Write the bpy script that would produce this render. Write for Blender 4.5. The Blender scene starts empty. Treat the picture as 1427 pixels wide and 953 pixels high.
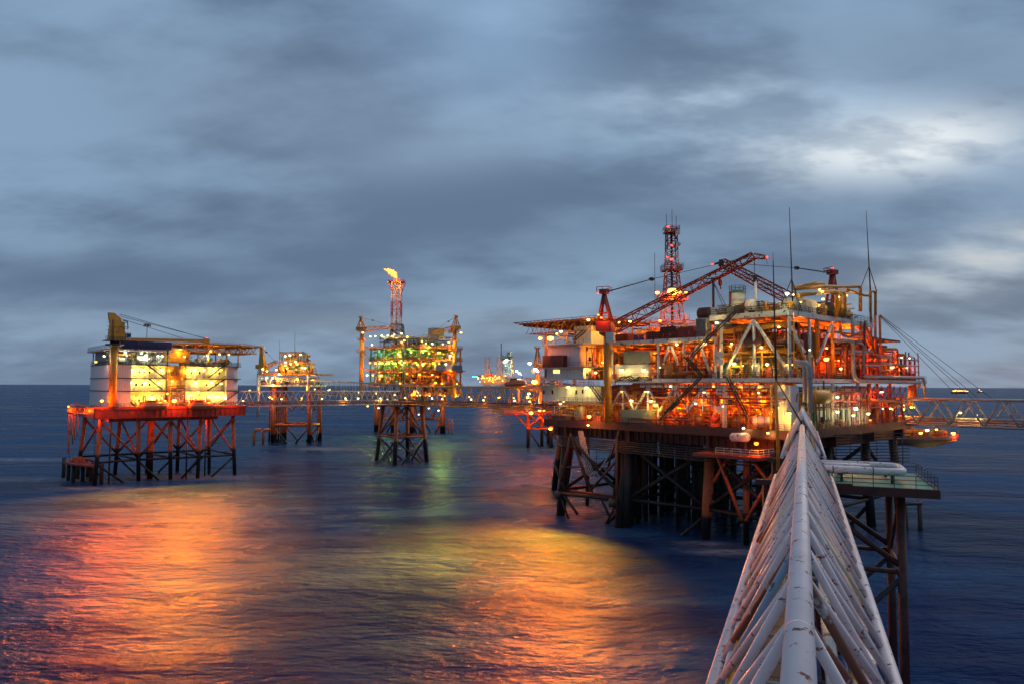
import bpy, math, random
from mathutils import Vector
V = Vector
rng = random.Random(7)
sc = bpy.context.scene
col = sc.collection
# ------------------------------------------------------------------ camera
H = 31.0
F = 1000.0
PITCH = math.atan(60.55 / F)
ROLL = math.radians(0.204)
fwd = V((0, math.cos(PITCH), math.sin(PITCH)))
u0 = V((0, -math.sin(PITCH), math.cos(PITCH)))
rgt = V((1, 0, 0)) * math.cos(ROLL) + u0 * math.sin(ROLL)
upv = u0 * math.cos(ROLL) - V((1, 0, 0)) * math.sin(ROLL)
EYE = V((0, 0, H))
def ray(px, py):
    return fwd + rgt * ((px - 713.5) / F) - upv * ((py - 476.5) / F)
def P(px, py, Y):                      # measured point of the photo at a known distance
    r = ray(px, py)
    return EYE + r * (Y / r.y)
def G(px, py, z=0.0):                  # where a measured line of sight meets a level
    r = ray(px, py)
    return EYE + r * ((z - H) / r.z)
cam = bpy.data.cameras.new('camera')
cam.sensor_width = 36
cam.lens = 36 * F / 1427
cam.clip_start = 0.1
cam.clip_end = 60000
cam_ob = bpy.data.objects.new('camera', cam)
col.objects.link(cam_ob)
from mathutils import Matrix
M3 = Matrix((rgt, upv, -fwd)).transposed().to_4x4()
M3.translation = EYE
cam_ob.matrix_world = M3
sc.camera = cam_ob

class Frame:
    def __init__(s, o, e1):
        s.o = V((o[0], o[1], 0)); e = V((e1[0], e1[1], 0)).normalized()
        s.e1 = e; s.e2 = V((-e.y, e.x, 0))
    def w(s, a, b, z):
        p = s.o + s.e1 * a + s.e2 * b
        return V((p.x, p.y, z))
    def hit(s, px, py, b=None, a=None):
        r = ray(px, py)
        n = s.e2 if b is not None else s.e1
        d = b if b is not None else a
        k = (d - n.dot(EYE - s.o)) / n.dot(r)
        return EYE + r * k
    def loc(s, p):
        q = V((p.x, p.y, 0)) - s.o
        return q.dot(s.e1), q.dot(s.e2), p.z

# ------------------------------------------------------------------ materials
class NT:
    def __init__(s, nt): s.nt = nt
    def n(s, t, **kw):
        nd = s.nt.nodes.new(t)
        for k, v in kw.items():
            if k.startswith('i_'):
                key = k[2:]
                key = int(key) if key.isdigit() else key.replace('_', ' ')
                s.set(nd, key, v)
            else: setattr(nd, k, v)
        return nd
    def set(s, nd, key, v):
        if isinstance(v, bpy.types.NodeSocket): s.nt.links.new(v, nd.inputs[key])
        else: nd.inputs[key].default_value = v
    def math(s, op, a, b=0.0, c=None, clamp=False):
        nd = s.nt.nodes.new('ShaderNodeMath'); nd.operation = op; nd.use_clamp = clamp
        s.set(nd, 0, a); s.set(nd, 1, b)
        if c is not None: s.set(nd, 2, c)
        return nd.outputs[0]
    def mix(s, f, a, b):
        nd = s.nt.nodes.new('ShaderNodeMix'); nd.data_type = 'RGBA'
        s.set(nd, 0, f); s.set(nd, 6, a); s.set(nd, 7, b)
        return nd.outputs[2]
    def ramp(s, f, lo, hi):
        nd = s.nt.nodes.new('ShaderNodeMapRange'); nd.interpolation_type = 'SMOOTHSTEP'
        s.set(nd, 0, f); s.set(nd, 1, lo); s.set(nd, 2, hi)
        return nd.outputs[0]
    def noise(s, vec, scale, detail=4, rough=0.55):
        nd = s.n('ShaderNodeTexNoise'); s.set(nd, 'Vector', vec)
        nd.inputs['Scale'].default_value = scale; nd.inputs['Detail'].default_value = detail
        nd.inputs['Roughness'].default_value = rough
        return nd.outputs['Fac']

def c4(c): return (c[0], c[1], c[2], 1)
MATS = {}
def paint(name, colr, rough=0.5, rust=0.25, rustcol=(0.12, 0.035, 0.012), scale=0.6, metal=0.0, splash=None, stretch=(1, 1, 1), edge=0.06):
    m = bpy.data.materials.new(name); m.use_nodes = True
    t = NT(m.node_tree); b = m.node_tree.nodes['Principled BSDF']
    geo = t.n('ShaderNodeNewGeometry')
    mp = t.n('ShaderNodeMapping', i_Vector=geo.outputs['Position']); mp.inputs['Scale'].default_value = stretch
    n1 = t.noise(mp.outputs[0], scale, 8, 0.7)
    n2 = t.noise(mp.outputs[0], scale * 0.3, 4, 0.6)
    base = t.mix(n2, c4([x * 0.72 for x in colr]), c4([min(1, x * 1.18) for x in colr]))
    thr = 0.66 - rust * 0.35
    f = t.ramp(n1, thr, thr + edge)
    base = t.mix(t.math('MULTIPLY', f, 0.95 if rust > 0 else 0.0), base, c4(rustcol))
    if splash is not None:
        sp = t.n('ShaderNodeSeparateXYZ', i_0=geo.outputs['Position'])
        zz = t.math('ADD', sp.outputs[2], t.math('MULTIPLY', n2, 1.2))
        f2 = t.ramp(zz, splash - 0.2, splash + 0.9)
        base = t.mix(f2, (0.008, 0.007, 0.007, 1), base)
    t.set(b, 'Base Color', base)
    t.set(b, 'Roughness', t.math('ADD', t.math('MULTIPLY', n1, 0.3), rough - 0.15))
    b.inputs['Metallic'].default_value = metal
    MATS[name] = m
    return m
def glow(name, colr, strength):
    m = bpy.data.materials.new(name); m.use_nodes = True
    b = m.node_tree.nodes['Principled BSDF']
    b.inputs['Base Color'].default_value = c4(colr)
    b.inputs['Emission Color'].default_value = c4(colr)
    b.inputs['Emission Strength'].default_value = strength
    MATS[name] = m
    return m
paint('jacket', (0.42, 0.10, 0.025), 0.55, 0.3, splash=9.5)
paint('jacket_low', (0.42, 0.10, 0.025), 0.55, 0.3, splash=5.0)
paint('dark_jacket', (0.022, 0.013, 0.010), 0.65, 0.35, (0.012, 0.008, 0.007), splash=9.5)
paint('orange', (0.50, 0.15, 0.03), 0.5, 0.25)
paint('red', (0.26, 0.03, 0.018), 0.5, 0.25)
paint('boat_orange', (0.60, 0.13, 0.03), 0.4, 0.05)
paint('brown', (0.085, 0.024, 0.015), 0.6, 0.35, (0.035, 0.012, 0.008))
paint('tube_blue', (0.30, 0.40, 0.52), 0.4, 0.22, (0.10, 0.04, 0.02), 1.7)
paint('tube_rust', (0.22, 0.075, 0.045), 0.6, 0.3, (0.5, 0.46, 0.44), 1.3)
paint('tube_cream', (0.72, 0.66, 0.48), 0.4, 0.22, (0.2, 0.07, 0.02), 1.7)
paint('yellow', (0.68, 0.29, 0.022), 0.45, 0.2)
paint('white', (0.56, 0.55, 0.54), 0.45, 0.30, (0.10, 0.045, 0.025), 0.8)
paint('cladding', (0.66, 0.66, 0.63), 0.5, 0.10, (0.30, 0.16, 0.08), 0.35, stretch=(1, 1, 0.35))
paint('bridge_white', (0.84, 0.68, 0.67), 0.34, 0.19, (0.26, 0.045, 0.012), 2.6, edge=0.012, stretch=(0.8, 0.8, 1.6))
paint('lamplit_cladding', (0.70, 0.60, 0.36), 0.5, 0.12, (0.30, 0.16, 0.08), 0.35, stretch=(1, 1, 0.35))  # cladding with the lamps' yellow cast put into the base colour
paint('ochre', (0.42, 0.18, 0.02), 0.5, 0.3)
paint('grey', (0.34, 0.34, 0.33), 0.5, 0.2, (0.14, 0.07, 0.04))
paint('dark', (0.03, 0.028, 0.028), 0.6, 0.1)
paint('green', (0.05, 0.22, 0.14), 0.45, 0.1)
paint('deck_green', (0.025, 0.24, 0.14), 0.4, 0.1, (0.10, 0.05, 0.03), 0.4)
paint('olive', (0.27, 0.27, 0.19), 0.55, 0.2)
paint('blue', (0.03, 0.07, 0.22), 0.45, 0.15)
paint('steel_blue', (0.12, 0.18, 0.26), 0.5, 0.15)
paint('rope', (0.05, 0.04, 0.035), 0.8, 0.0)
paint('grating', (0.10, 0.055, 0.035), 0.7, 0.3)
paint('window_glass', (0.02, 0.02, 0.025), 0.15, 0.0)
glow('lamp_white', (1.0, 0.84, 0.30), 5)
glow('lamp_cool', (0.93, 1.0, 0.62), 5)
glow('lamp_yellow', (1.0, 0.60, 0.09), 5)
glow('lamp_sodium', (1.0, 0.24, 0.015), 6)
glow('lamp_sodium_bright', (1.0, 0.40, 0.05), 9)
glow('beacon_red', (1.0, 0.06, 0.04), 4)
glow('beacon_green', (0.05, 1.0, 0.35), 5)

# ------------------------------------------------------------------ mesh builder
class MB:
    def __init__(s, mat=None):
        s.v = []; s.f = []; s.mi = []; s.sm = []; s.mats = []; s.cur = 0
        if mat: s.m(mat)
    def m(s, name):
        if name not in s.mats: s.mats.append(name)
        s.cur = s.mats.index(name); return s
    def face(s, idx, smooth=False):
        s.f.append(idx); s.mi.append(s.cur); s.sm.append(smooth)
    def _basis(s, d):
        d = d.normalized()
        a = V((0, 0, 1)) if abs(d.z) < 0.95 else V((1, 0, 0))
        x = d.cross(a).normalized(); y = x.cross(d).normalized()
        return x, y
    def ring(s, c, x, y, r, n):
        i0 = len(s.v)
        for k in range(n):
            t = 2 * math.pi * k / n
            s.v.append(c + x * (r * math.cos(t)) + y * (r * math.sin(t)))
        return i0
    def join(s, a, b, n):
        for k in range(n):
            k2 = (k + 1) % n
            s.face((a + k, a + k2, b + k2, b + k), True)
    def tube(s, p0, p1, r, n=8, r1=None, cap=True):
        p0 = V(p0); p1 = V(p1)
        if (p1 - p0).length < 1e-5: return s
        x, y = s._basis(p1 - p0)
        a = s.ring(p0, x, y, r, n); b = s.ring(p1, x, y, r if r1 is None else r1, n)
        s.join(a, b, n)
        if cap:
            s.face(tuple(range(a + n - 1, a - 1, -1))); s.face(tuple(range(b, b + n)))
        return s
    def pipe(s, pts, r, n=8, bend=None):
        pts = [V(p) for p in pts]
        bend = bend or r * 3
        out = [pts[0]]
        for i in range(1, len(pts) - 1):
            a, b, c = pts[i - 1], pts[i], pts[i + 1]
            k = min(bend, (a - b).length * 0.45, (c - b).length * 0.45)
            q0 = b + (a - b).normalized() * k; q1 = b + (c - b).normalized() * k
            for j in range(5):
                t = j / 4
                out.append(q0 * (1 - t) ** 2 + b * 2 * t * (1 - t) + q1 * t * t)
        out.append(pts[-1])
        x, y = s._basis(out[1] - out[0])
        prev = None; first = None
        for i, p in enumerate(out):
            d = (out[min(i + 1, len(out) - 1)] - out[max(i - 1, 0)]).normalized()
            x = (x - d * x.dot(d))
            if x.length < 1e-4: x, _ = s._basis(d)
            x.normalize(); y = d.cross(x)
            cur = s.ring(p, x, y, r, n)
            if prev is not None: s.join(prev, cur, n)
            else: first = cur
            prev = cur
        s.face(tuple(range(first + n - 1, first - 1, -1))); s.face(tuple(range(prev, prev + n)))
        return s
    def hexa(s, p):                        # 8 corners: 4 bottom ccw, 4 top ccw
        i = len(s.v); s.v.extend(V(q) for q in p)
        for f in ((3, 2, 1, 0), (4, 5, 6, 7), (0, 1, 5, 4), (1, 2, 6, 5), (2, 3, 7, 6), (3, 0, 4, 7)):
            s.face(tuple(i + k for k in f))
        return s
    def fbox(s, fr, a0, a1, b0, b1, z0, z1):
        w = fr.w
        return s.hexa([w(a0, b0, z0), w(a1, b0, z0), w(a1, b1, z0), w(a0, b1, z0),
                       w(a0, b0, z1), w(a1, b0, z1), w(a1, b1, z1), w(a0, b1, z1)])
    def beam(s, p0, p1, w, h):
        p0 = V(p0); p1 = V(p1); d = (p1 - p0).normalized()
        x, y = s._basis(d); x = x * (w / 2); y = y * (h / 2)
        return s.hexa([p0 - x - y, p0 - x + y, p0 + x + y, p0 + x - y,
                       p1 - x - y, p1 - x + y, p1 + x + y, p1 + x - y])
    def ball(s, c, r, sq=(1, 1, 1), n=10, k=6):
        c = V(c); i0 = len(s.v)
        s.v.append(c - V((0, 0, r * sq[2])))
        for j in range(1, k):
            t = -math.pi / 2 + math.pi * j / k
            for i in range(n):
                a = 2 * math.pi * i / n
                s.v.append(c + V((r * sq[0] * math.cos(t) * math.cos(a), r * sq[1] * math.cos(t) * math.sin(a), r * sq[2] * math.sin(t))))
        s.v.append(c + V((0, 0, r * sq[2]))); top = len(s.v) - 1
        for i in range(n):
            s.face((i0, i0 + 1 + (i + 1) % n, i0 + 1 + i), True)
            for j in range(k - 2):
                a = i0 + 1 + j * n
                s.face((a + i, a + (i + 1) % n, a + n + (i + 1) % n, a + n + i), True)
            a = i0 + 1 + (k - 2) * n
            s.face((a + i, a + (i + 1) % n, top), True)
        return s
    def lathe(s, base, axis, prof, n=14):     # prof: (radius, distance along axis)
        base = V(base); axis = V(axis).normalized(); x, y = s._basis(axis); prev = None; first = None
        for r, d in prof:
            cur = s.ring(base + axis * d, x, y, max(r, 0.002), n)
            if prev is not None: s.join(prev, cur, n)
            else: first = cur
            prev = cur
        s.face(tuple(range(first + n - 1, first - 1, -1))); s.face(tuple(range(prev, prev + n)))
        return s
    def railing(s, pts, h=1.1, rails=3, step=1.8, r=0.035, n=4):
        pts = [V(p) for p in pts]
        for a, b in zip(pts, pts[1:]):
            L = (b - a).length
            k = max(1, int(L / step))
            for i in range(k + 1):
                p = a.lerp(b, i / k); s.tube(p, p + V((0, 0, h)), r, n, cap=False)
            for j in range(1, rails + 1):
                z = V((0, 0, h * j / rails)); s.tube(a + z, b + z, r, n, cap=False)
        return s
    def stair(s, p0, p1, side, w=1.0):
        p0 = V(p0); p1 = V(p1); side = V(side).normalized() * (w / 2)
        for q in (-1, 1):
            s.beam(p0 + side * q, p1 + side * q, 0.08, 0.28)
            up = V((0, 0, 1.0))
            s.tube(p0 + side * q + up, p1 + side * q + up, 0.04, 4)
            for i in range(6):
                p = p0.lerp(p1, i / 5) + side * q; s.tube(p, p + up, 0.03, 4)
        n = max(4, int(abs(p1.z - p0.z) / 0.25)); d = (p1 - p0); d.z = 0; d = d.normalized() * 0.13
        for i in range(n):
            p = p0.lerp(p1, (i + 0.5) / n)
            s.hexa([p - side - d, p + side - d, p + side + d, p - side + d] + [q + V((0, 0, 0.04)) for q in (p - side - d, p + side - d, p + side + d, p - side + d)])
        return s
    def lattice(s, p0, p1, w0, w1, bays, rc, rd, n=5, h0=None, h1=None, up=None):   # four-chord lattice
        p0 = V(p0); p1 = V(p1); d = (p1 - p0).normalized()
        x, y = s._basis(d)
        h0 = h0 or w0; h1 = h1 or w1
        def cor(t):
            c = p0.lerp(p1, t); w = w0 + (w1 - w0) * t; h = h0 + (h1 - h0) * t
            return [c + x * (w / 2 * i) + y * (h / 2 * j) for i, j in ((-1, -1), (1, -1), (1, 1), (-1, 1))]
        for k in range(bays):
            A = cor(k / bays); B = cor((k + 1) / bays)
            for i in range(4):
                j = (i + 1) % 4
                s.tube(A[i], B[i], rc, n, cap=False)
                if (k + i) % 2: s.tube(A[i], B[j], rd, 4, cap=False)
                else: s.tube(A[j], B[i], rd, 4, cap=False)
                s.tube(B[i], B[j], rd, 4, cap=False)
        return s
    def build(s, name, parent=None, **props):
        me = bpy.data.meshes.new(name)
        o = root_of(parent)
        L = o.location if o else V((0, 0, 0))
        if parent is None and s.v: L = V((0, 0, 0))
        me.from_pydata([tuple(p - L) for p in s.v], [], s.f)
        for mn in s.mats: me.materials.append(MATS[mn])
        me.polygons.foreach_set('material_index', s.mi)
        me.polygons.foreach_set('use_smooth', s.sm)
        me.update()
        ob = bpy.data.objects.new(name, me); col.objects.link(ob)
        if parent: ob.parent = parent
        for k, v in props.items(): ob[k] = v
        return ob
def root_of(o):
    while o is not None and o.parent is not None: o = o.parent
    return o
def thing(name, label, cat, loc, group=None):
    o = bpy.data.objects.new(name, None); col.objects.link(o); o.location = V(loc)
    o.empty_display_size = 1
    o['label'] = label; o['category'] = cat
    if group: o['group'] = group
    return o

# ------------------------------------------------------------------ lamps
_lm = {}
def lamp_mesh(mat, r):
    k = (mat, round(r, 2))
    if k not in _lm:
        mb = MB(mat); mb.ball((0, 0, 0), r, (1, 1, 0.75), 8, 5)
        mb.m('dark'); mb.lathe((0, 0, r * 0.55), (0, 0, 1), [(r * 0.9, 0), (r * 0.75, r * 0.35), (0.1, r * 0.5)], 8)
        me = bpy.data.meshes.new('floodlight')
        me.from_pydata([tuple(p) for p in mb.v], [], mb.f)
        for mn in mb.mats: me.materials.append(MATS[mn])
        me.polygons.foreach_set('material_index', mb.mi); me.polygons.foreach_set('use_smooth', mb.sm)
        _lm[k] = me
    return _lm[k]
LC = {'lamp_white': (1.0, 0.68, 0.17), 'lamp_cool': (0.92, 1.0, 0.60), 'lamp_yellow': (1.0, 0.56, 0.06), 'lamp_sodium': (1.0, 0.13, 0.003),
      'lamp_sodium_bright': (1.0, 0.15, 0.006), 'amber': (1.0, 0.24, 0.003), 'beacon_red': (1, 0.05, 0.03), 'green': (0.5, 1.0, 0.12)}
def light(p, colr, power, parent=None, radius=0.3, aim=None, cone=150):
    ld = bpy.data.lights.new('light', 'SPOT' if aim is not None else 'POINT')
    ld.energy = power; ld.color = LC[colr]; ld.shadow_soft_size = radius
    lo = bpy.data.objects.new('lamp_light', ld); col.objects.link(lo)
    L = root_of(parent).location if parent else V((0, 0, 0))
    lo.location = V(p) - L
    if parent: lo.parent = parent
    if aim is not None:
        ld.spot_size = math.radians(cone); ld.spot_blend = 1.0
        lo.rotation_mode = 'QUATERNION'; lo.rotation_quaternion = V(aim).to_track_quat('-Z', 'Y')
    return lo
def lamp(parent, p, kind='lamp_white', r=0.4, power=0, out=None, name='floodlight'):
    if kind == 'lamp_sodium' and r >= 0.45: kind = 'lamp_sodium_bright'
    ob = bpy.data.objects.new(name, lamp_mesh(kind, r)); col.objects.link(ob)
    ob.parent = parent
    L = root_of(parent).location
    ob.location = V(p) - L
    if power:
        o = V(out) if out is not None else V((0, -1, -0.3))
        light(V(p) + o.normalized() * (r + 0.6), kind, power, parent)
    return ob

# ------------------------------------------------------------------ process clutter
def clutter(mb, fr, a0, a1, b0, b1, z0, z1, n, pal, rmax=0.3, vessels=True):
    R = rng.random
    U = rng.uniform
    for i in range(n):
        mb.m(rng.choice(pal))
        k = R()
        a = U(a0, a1); b = U(b0, b1); z = U(z0 + 0.4, z1 - 0.2)
        r = U(0.07, rmax)
        if k < 0.22:
            mb.tube(fr.w(a, b, z0), fr.w(a, b, U(z0 + (z1 - z0) * 0.5, z1)), r, 6)
        elif k < 0.46:
            L = U(2, max(2.5, (a1 - a0) * 0.7)); a2 = min(a1, a + L)
            mb.tube(fr.w(a, b, z), fr.w(a2, b, z), r, 6)
        elif k < 0.56:
            L = U(2, max(2.5, (b1 - b0) * 0.8)); b2 = min(b1, b + L)
            mb.tube(fr.w(a, b, z), fr.w(a, b2, z), r, 6)
        elif k < 0.72:
            a2 = min(a1, a + U(1.5, 6)); zz = U(z0 + 1, z1 - 0.3)
            mb.pipe([fr.w(a, b, z0), fr.w(a, b, zz), fr.w(a2, b, zz), fr.w(a2, b, U(z0, zz))], r, 6)
        elif k < 0.84 and vessels:
            vr = U(0.5, 1.2); h = min(U(2, 4.5), z1 - z0 - 0.6)
            if a + vr > a1 or b + vr > b1: continue
            if R() < 0.6:
                mb.lathe(fr.w(a, b, z0), (0, 0, 1), [(vr * 0.7, 0), (vr, 0.5), (vr, h - 0.5), (vr * 0.7, h - 0.15), (0.1, h)], 10)
            else:
                h = min(h, a1 - a)
                mb.lathe(fr.w(a, b, z0 + vr + 0.5), fr.e1, [(0.1, 0), (vr * 0.7, 0.15), (vr, 0.5), (vr, h - 0.5), (vr * 0.7, h - 0.15), (0.1, h)], 10)
        else:
            w = U(0.5, 1.6); d = U(0.5, 1.4); h = U(0.6, 2.2)
            mb.fbox(fr, a, a + w, b, b + d, z0, min(z1, z0 + h))
    return mb

def brace(root, p0, p1, r, mat, name='brace', n=8):
    return MB(mat).tube(p0, p1, r, n).build(name, root)
def whip(label, base, top, stay=0, mat='dark', r=0.14, group=None):
    t = thing('whip_antenna', label, 'antenna', base, group)
    MB(mat).tube(base, top, r, 6, r * 0.3).build('mast', t)
    if stay:
        q = V(base).lerp(V(top), 0.32)
        for dx, dy in ((-1, 0.3), (0.9, 0.5), (0.1, -1)):
            MB(mat).tube(q, V(base) + V((dx * stay, dy * stay, 0)), r * 0.5, 5).build('stay', t)
    return t
def container(label, fr, a0, a1, b0, b1, z0, z1, mat, group=None, cat='container'):
    t = thing('cargo_container', label, cat, fr.w((a0 + a1) / 2, (b0 + b1) / 2, z0), group)
    mb = MB(mat)
    mb.fbox(fr, a0, a1, b0, b1, z0 + 0.15, z1)
    n = max(4, int((a1 - a0) / 0.45))
    for i in range(n):                       # corrugated long side
        x = a0 + (a1 - a0) * (i + 0.25) / n
        mb.fbox(fr, x, x + (a1 - a0) / n * 0.5, b0 - 0.05, b0 - 0.002, z0 + 0.35, z1 - 0.2)
    mb.build('body', t)
    fm = MB(mat)
    for z in (z0 + 0.08, z1 + 0.03):
        for b in (b0 - 0.06, b1): fm.fbox(fr, a0 - 0.06, a1 + 0.06, b, b + 0.14, z - 0.08, z + 0.1)
    for a in (a0 - 0.07, a1 - 0.08):
        fm.fbox(fr, a, a + 0.15, b0 - 0.08, b0 + 0.08, z0, z1)
    fm.build('frame', t)
    dm = MB(mat)
    for q in (0, 1):
        bb = b0 + (b1 - b0) * 0.5 * q
        dm.fbox(fr, a0 - 0.09, a0 - 0.003, bb + 0.08, bb + (b1 - b0) * 0.5 - 0.08, z0 + 0.3, z1 - 0.2)
    dm.build('door', t)
    return t
def lifeboat(label, c, d, L=9.0, w=3.0, h=3.0, group=None, davit_to=None):
    c = V(c); d = V(d).normalized(); s = V((-d.y, d.x, 0))
    t = thing('lifeboat', label, 'lifeboat', c, group)
    mb = MB('boat_orange'); prev = None; n = 12
    rings = []
    for k in range(11):
        x = -1 + 2 * k / 10
        ww = w / 2 * (1 - abs(x) ** 3.2) ** 0.6 + 0.03; hh = h / 2 * (1 - abs(x) ** 4) ** 0.5 * (1.0) + 0.03
        i0 = len(mb.v)
        for j in range(n):
            a = 2 * math.pi * j / n
            mb.v.append(c + d * (x * L / 2) + s * (ww * math.cos(a)) + V((0, 0, hh * math.sin(a) * (1 if math.sin(a) < 0 else 0.85))))
        if prev is not None: mb.join(prev, i0, n)
        else: mb.face(tuple(range(i0 + n - 1, i0 - 1, -1)))
        prev = i0
    mb.face(tuple(range(prev, prev + n)))
    mb.build('hull', t)
    m2 = MB('boat_orange')
    m2.hexa([c + d * (x * L * 0.2) + s * (y * w * 0.22) + V((0, 0, z)) for z in (h * 0.36, h * 0.62) for x, y in ((-1.3, -1), (0.3, -1), (0.3, 1), (-1.3, 1))])
    m2.build('canopy', t)
    m4 = MB('dark')
    m4.hexa([c + d * (x * L * 0.2) + s * (y * w * 0.225) + V((0, 0, z)) for z in (h * 0.46, h * 0.54) for x, y in ((-1.1, -1), (0.1, -1), (0.1, 1), (-1.1, 1))])
    m4.build('window', t)
    m3 = MB('white')
    for j in (-1, 1):
        for k in range(8):
            x0 = -0.85 + 1.7 * k / 8; x1 = x0 + 1.7 / 8
            def q(x): return c + d * (x * L / 2) + s * (j * (w / 2 * (1 - abs(x) ** 3.2) ** 0.6 + 0.08))
            m3.tube(q(x0), q(x1), 0.09, 5)
    m3.build('rubbing_strake', t)
    if davit_to is not None:
        for x in (-0.3, 0.3):
            b0 = c + d * (x * L)
            m5 = MB('red'); m5.pipe([b0 + V((0, 0, h * 0.4)), b0 + V((0, 0, h * 0.4 + 1.8)), b0 + V(davit_to) + V((0, 0, h * 0.4 + 1.8)), b0 + V(davit_to) + V((0, 0, -h * 0.6))], 0.16, 6)
            m5.build('davit', t)
    return t

# ------------------------------------------------------------------ box truss bridge
def box_bridge(name, label, p0, p1, width, height, panels, chord, diag, mat, lamps=(), floor='grating', pipes=2, group=None, rail='red'):
    p0 = V(p0); p1 = V(p1)
    t = thing(name, label, 'bridge', p0.lerp(p1, 0.5), group)
    d = (p1 - p0); L = d.length; d = d / L
    s = V((d.y, -d.x, 0)).normalized() * (width / 2)
    z = V((0, 0, height))
    for j in (-1, 1):
        MB(mat).tube(p0 + s * j, p1 + s * j, chord, 8).build('bottom_chord', t)
        MB(mat).tube(p0 + s * j + z, p1 + s * j + z, chord, 8).build('top_chord', t)
        for k in range(panels):
            a = p0.lerp(p1, k / panels) + s * j; b = p0.lerp(p1, (k + 1) / panels) + s * j
            m = a.lerp(b, 0.5)
            MB(mat).tube(a, m + z, diag, 6).build('diagonal', t)
            MB(mat).tube(m + z, b, diag, 6).build('diagonal', t)
    xm = MB(mat)
    for k in range(panels):
        m = p0.lerp(p1, (k + 0.5) / panels) + z; m2 = p0.lerp(p1, min(1, (k + 1.5) / panels)) + z
        xm.tube(m - s, m + s, diag * 0.8, 6); 
        if k < panels - 1: xm.tube(m - s, m2 + s, diag * 0.7, 5)
    xm.build('top_bracing', t)
    fm = MB(floor)
    c0 = p0 + V((0, 0, 0.35)); c1 = p1 + V((0, 0, 0.35)); w = s * 0.86
    fm.hexa([c0 - w, c0 + w, c1 + w, c1 - w] + [q + V((0, 0, 0.15)) for q in (c0 - w, c0 + w, c1 + w, c1 - w)])
    for k in range(panels + 1):
        q = p0.lerp(p1, k / panels); fm.beam(q - s, q + s, 0.25, 0.4)
    fm.build('walkway', t)
    rm = MB(rail)
    for j in (-1, 1):
        rm.railing([c0 + s * (0.8 * j) + V((0, 0, 0.15)), c1 + s * (0.8 * j) + V((0, 0, 0.15))], 1.1, 2, 2.5, 0.04)
    rm.build('railing', t)
    for i in range(pipes):
        off = s * (0.5 - 0.35 * i) + V((0, 0, 1.0 + 0.6 * (i % 2)))
        MB(rng.choice(['orange', 'grey', 'brown'])).tube(p0 + off, p1 + off, 0.2 + 0.07 * (i % 2), 8).build('pipe', t)
    for (f, j, zz, kind, r, pw) in lamps:
        lamp(t, p0.lerp(p1, f) + s * j + V((0, 0, zz)), kind, r, pw, (0, -0.3, -1))
    return t

# ================================================================== WORLD
world = bpy.data.worlds.new('World'); sc.world = world; world.use_nodes = True
wt = NT(world.node_tree)
for nd in list(world.node_tree.nodes): world.node_tree.nodes.remove(nd)
out = wt.n('ShaderNodeOutputWorld')
bg = wt.n('ShaderNodeBackground')
world.node_tree.links.new(bg.outputs[0], out.inputs[0])
SUN_EL, SUN_AZ = math.radians(4), math.radians(62)
sky = wt.n('ShaderNodeTexSky', sky_type='NISHITA', sun_disc=False, sun_elevation=SUN_EL, sun_rotation=SUN_AZ)
tc = wt.n('ShaderNodeTexCoord')
sp = wt.n('ShaderNodeSeparateXYZ', i_0=tc.outputs['Generated'])
dx, dy, dz = sp.outputs
zc = wt.math('MAXIMUM', dz, 0.0)
den = wt.math('ADD', zc, 0.27)
qx = wt.math('DIVIDE', dx, den); qy = wt.math('DIVIDE', dy, den)
cb = wt.n('ShaderNodeCombineXYZ', i_0=qx, i_1=qy, i_2=0.0)
def layer(rot, scl, scale, detail, rough, off=(0, 0, 0)):
    mp = wt.n('ShaderNodeMapping', i_Vector=cb.outputs[0])
    mp.inputs['Rotation'].default_value = (0, 0, rot); mp.inputs['Scale'].default_value = scl; mp.inputs['Location'].default_value = off
    return wt.noise(mp.outputs[0], scale, detail, rough)
n_big = layer(0.35, (0.75, 1.0, 1), 1.35, 3, 0.5, (3.1, 1.7, 0))
n_mid = layer(0.35, (0.75, 1.15, 1), 2.6, 5, 0.53, (0.4, 5.2, 0))
n_fine = layer(0.55, (0.75, 1.3, 1), 5.6, 5, 0.55, (1.4, 2.2, 0))
cl = wt.math('ADD', wt.math('MULTIPLY', n_big, 0.48), wt.math('ADD', wt.math('MULTIPLY', n_mid, 0.35), wt.math('MULTIPLY', n_fine, 0.14)))
dens = wt.ramp(cl, 0.405, 0.575)
dyc = wt.math('MAXIMUM', dy, 0.05)
az = wt.math('DIVIDE', dx, dyc); el = wt.math('DIVIDE', zc, dyc)
def blob(px, py, wx, wy, tilt=0.0):
    r = ray(px, py); a0 = r.x / r.y; e0 = r.z / r.y
    A = wt.math('SUBTRACT', az, a0); E = wt.math('SUBTRACT', el, e0)
    c, s_ = math.cos(tilt), math.sin(tilt)
    X = wt.math('ADD', wt.math('MULTIPLY', A, c), wt.math('MULTIPLY', E, s_))
    Y = wt.math('SUBTRACT', wt.math('MULTIPLY', E, c), wt.math('MULTIPLY', A, s_))
    X = wt.math('DIVIDE', X, wx / F); Y = wt.math('DIVIDE', Y, wy / F)
    return wt.math('EXPONENT', wt.math('MULTIPLY', wt.math('ADD', wt.math('MULTIPLY', X, X), wt.math('MULTIPLY', Y, Y)), -1.0))
dark_c = (0.103, 0.164, 0.270, 1)
lite_c = (0.255, 0.385, 0.555, 1)
cloud = wt.mix(dens, lite_c, dark_c)
hz = wt.math('EXPONENT', wt.math('MULTIPLY', el, -9.0))
cloud = wt.mix(wt.math('MULTIPLY', hz, 0.45), cloud, (0.23, 0.31, 0.42, 1))
def addb(cur, f, c): return wt.mix(f, cur, c)
tex = wt.ramp(wt.math('ADD', wt.math('MULTIPLY', n_mid, 0.55), wt.math('MULTIPLY', n_fine, 0.45)), 0.36, 0.58)
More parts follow.
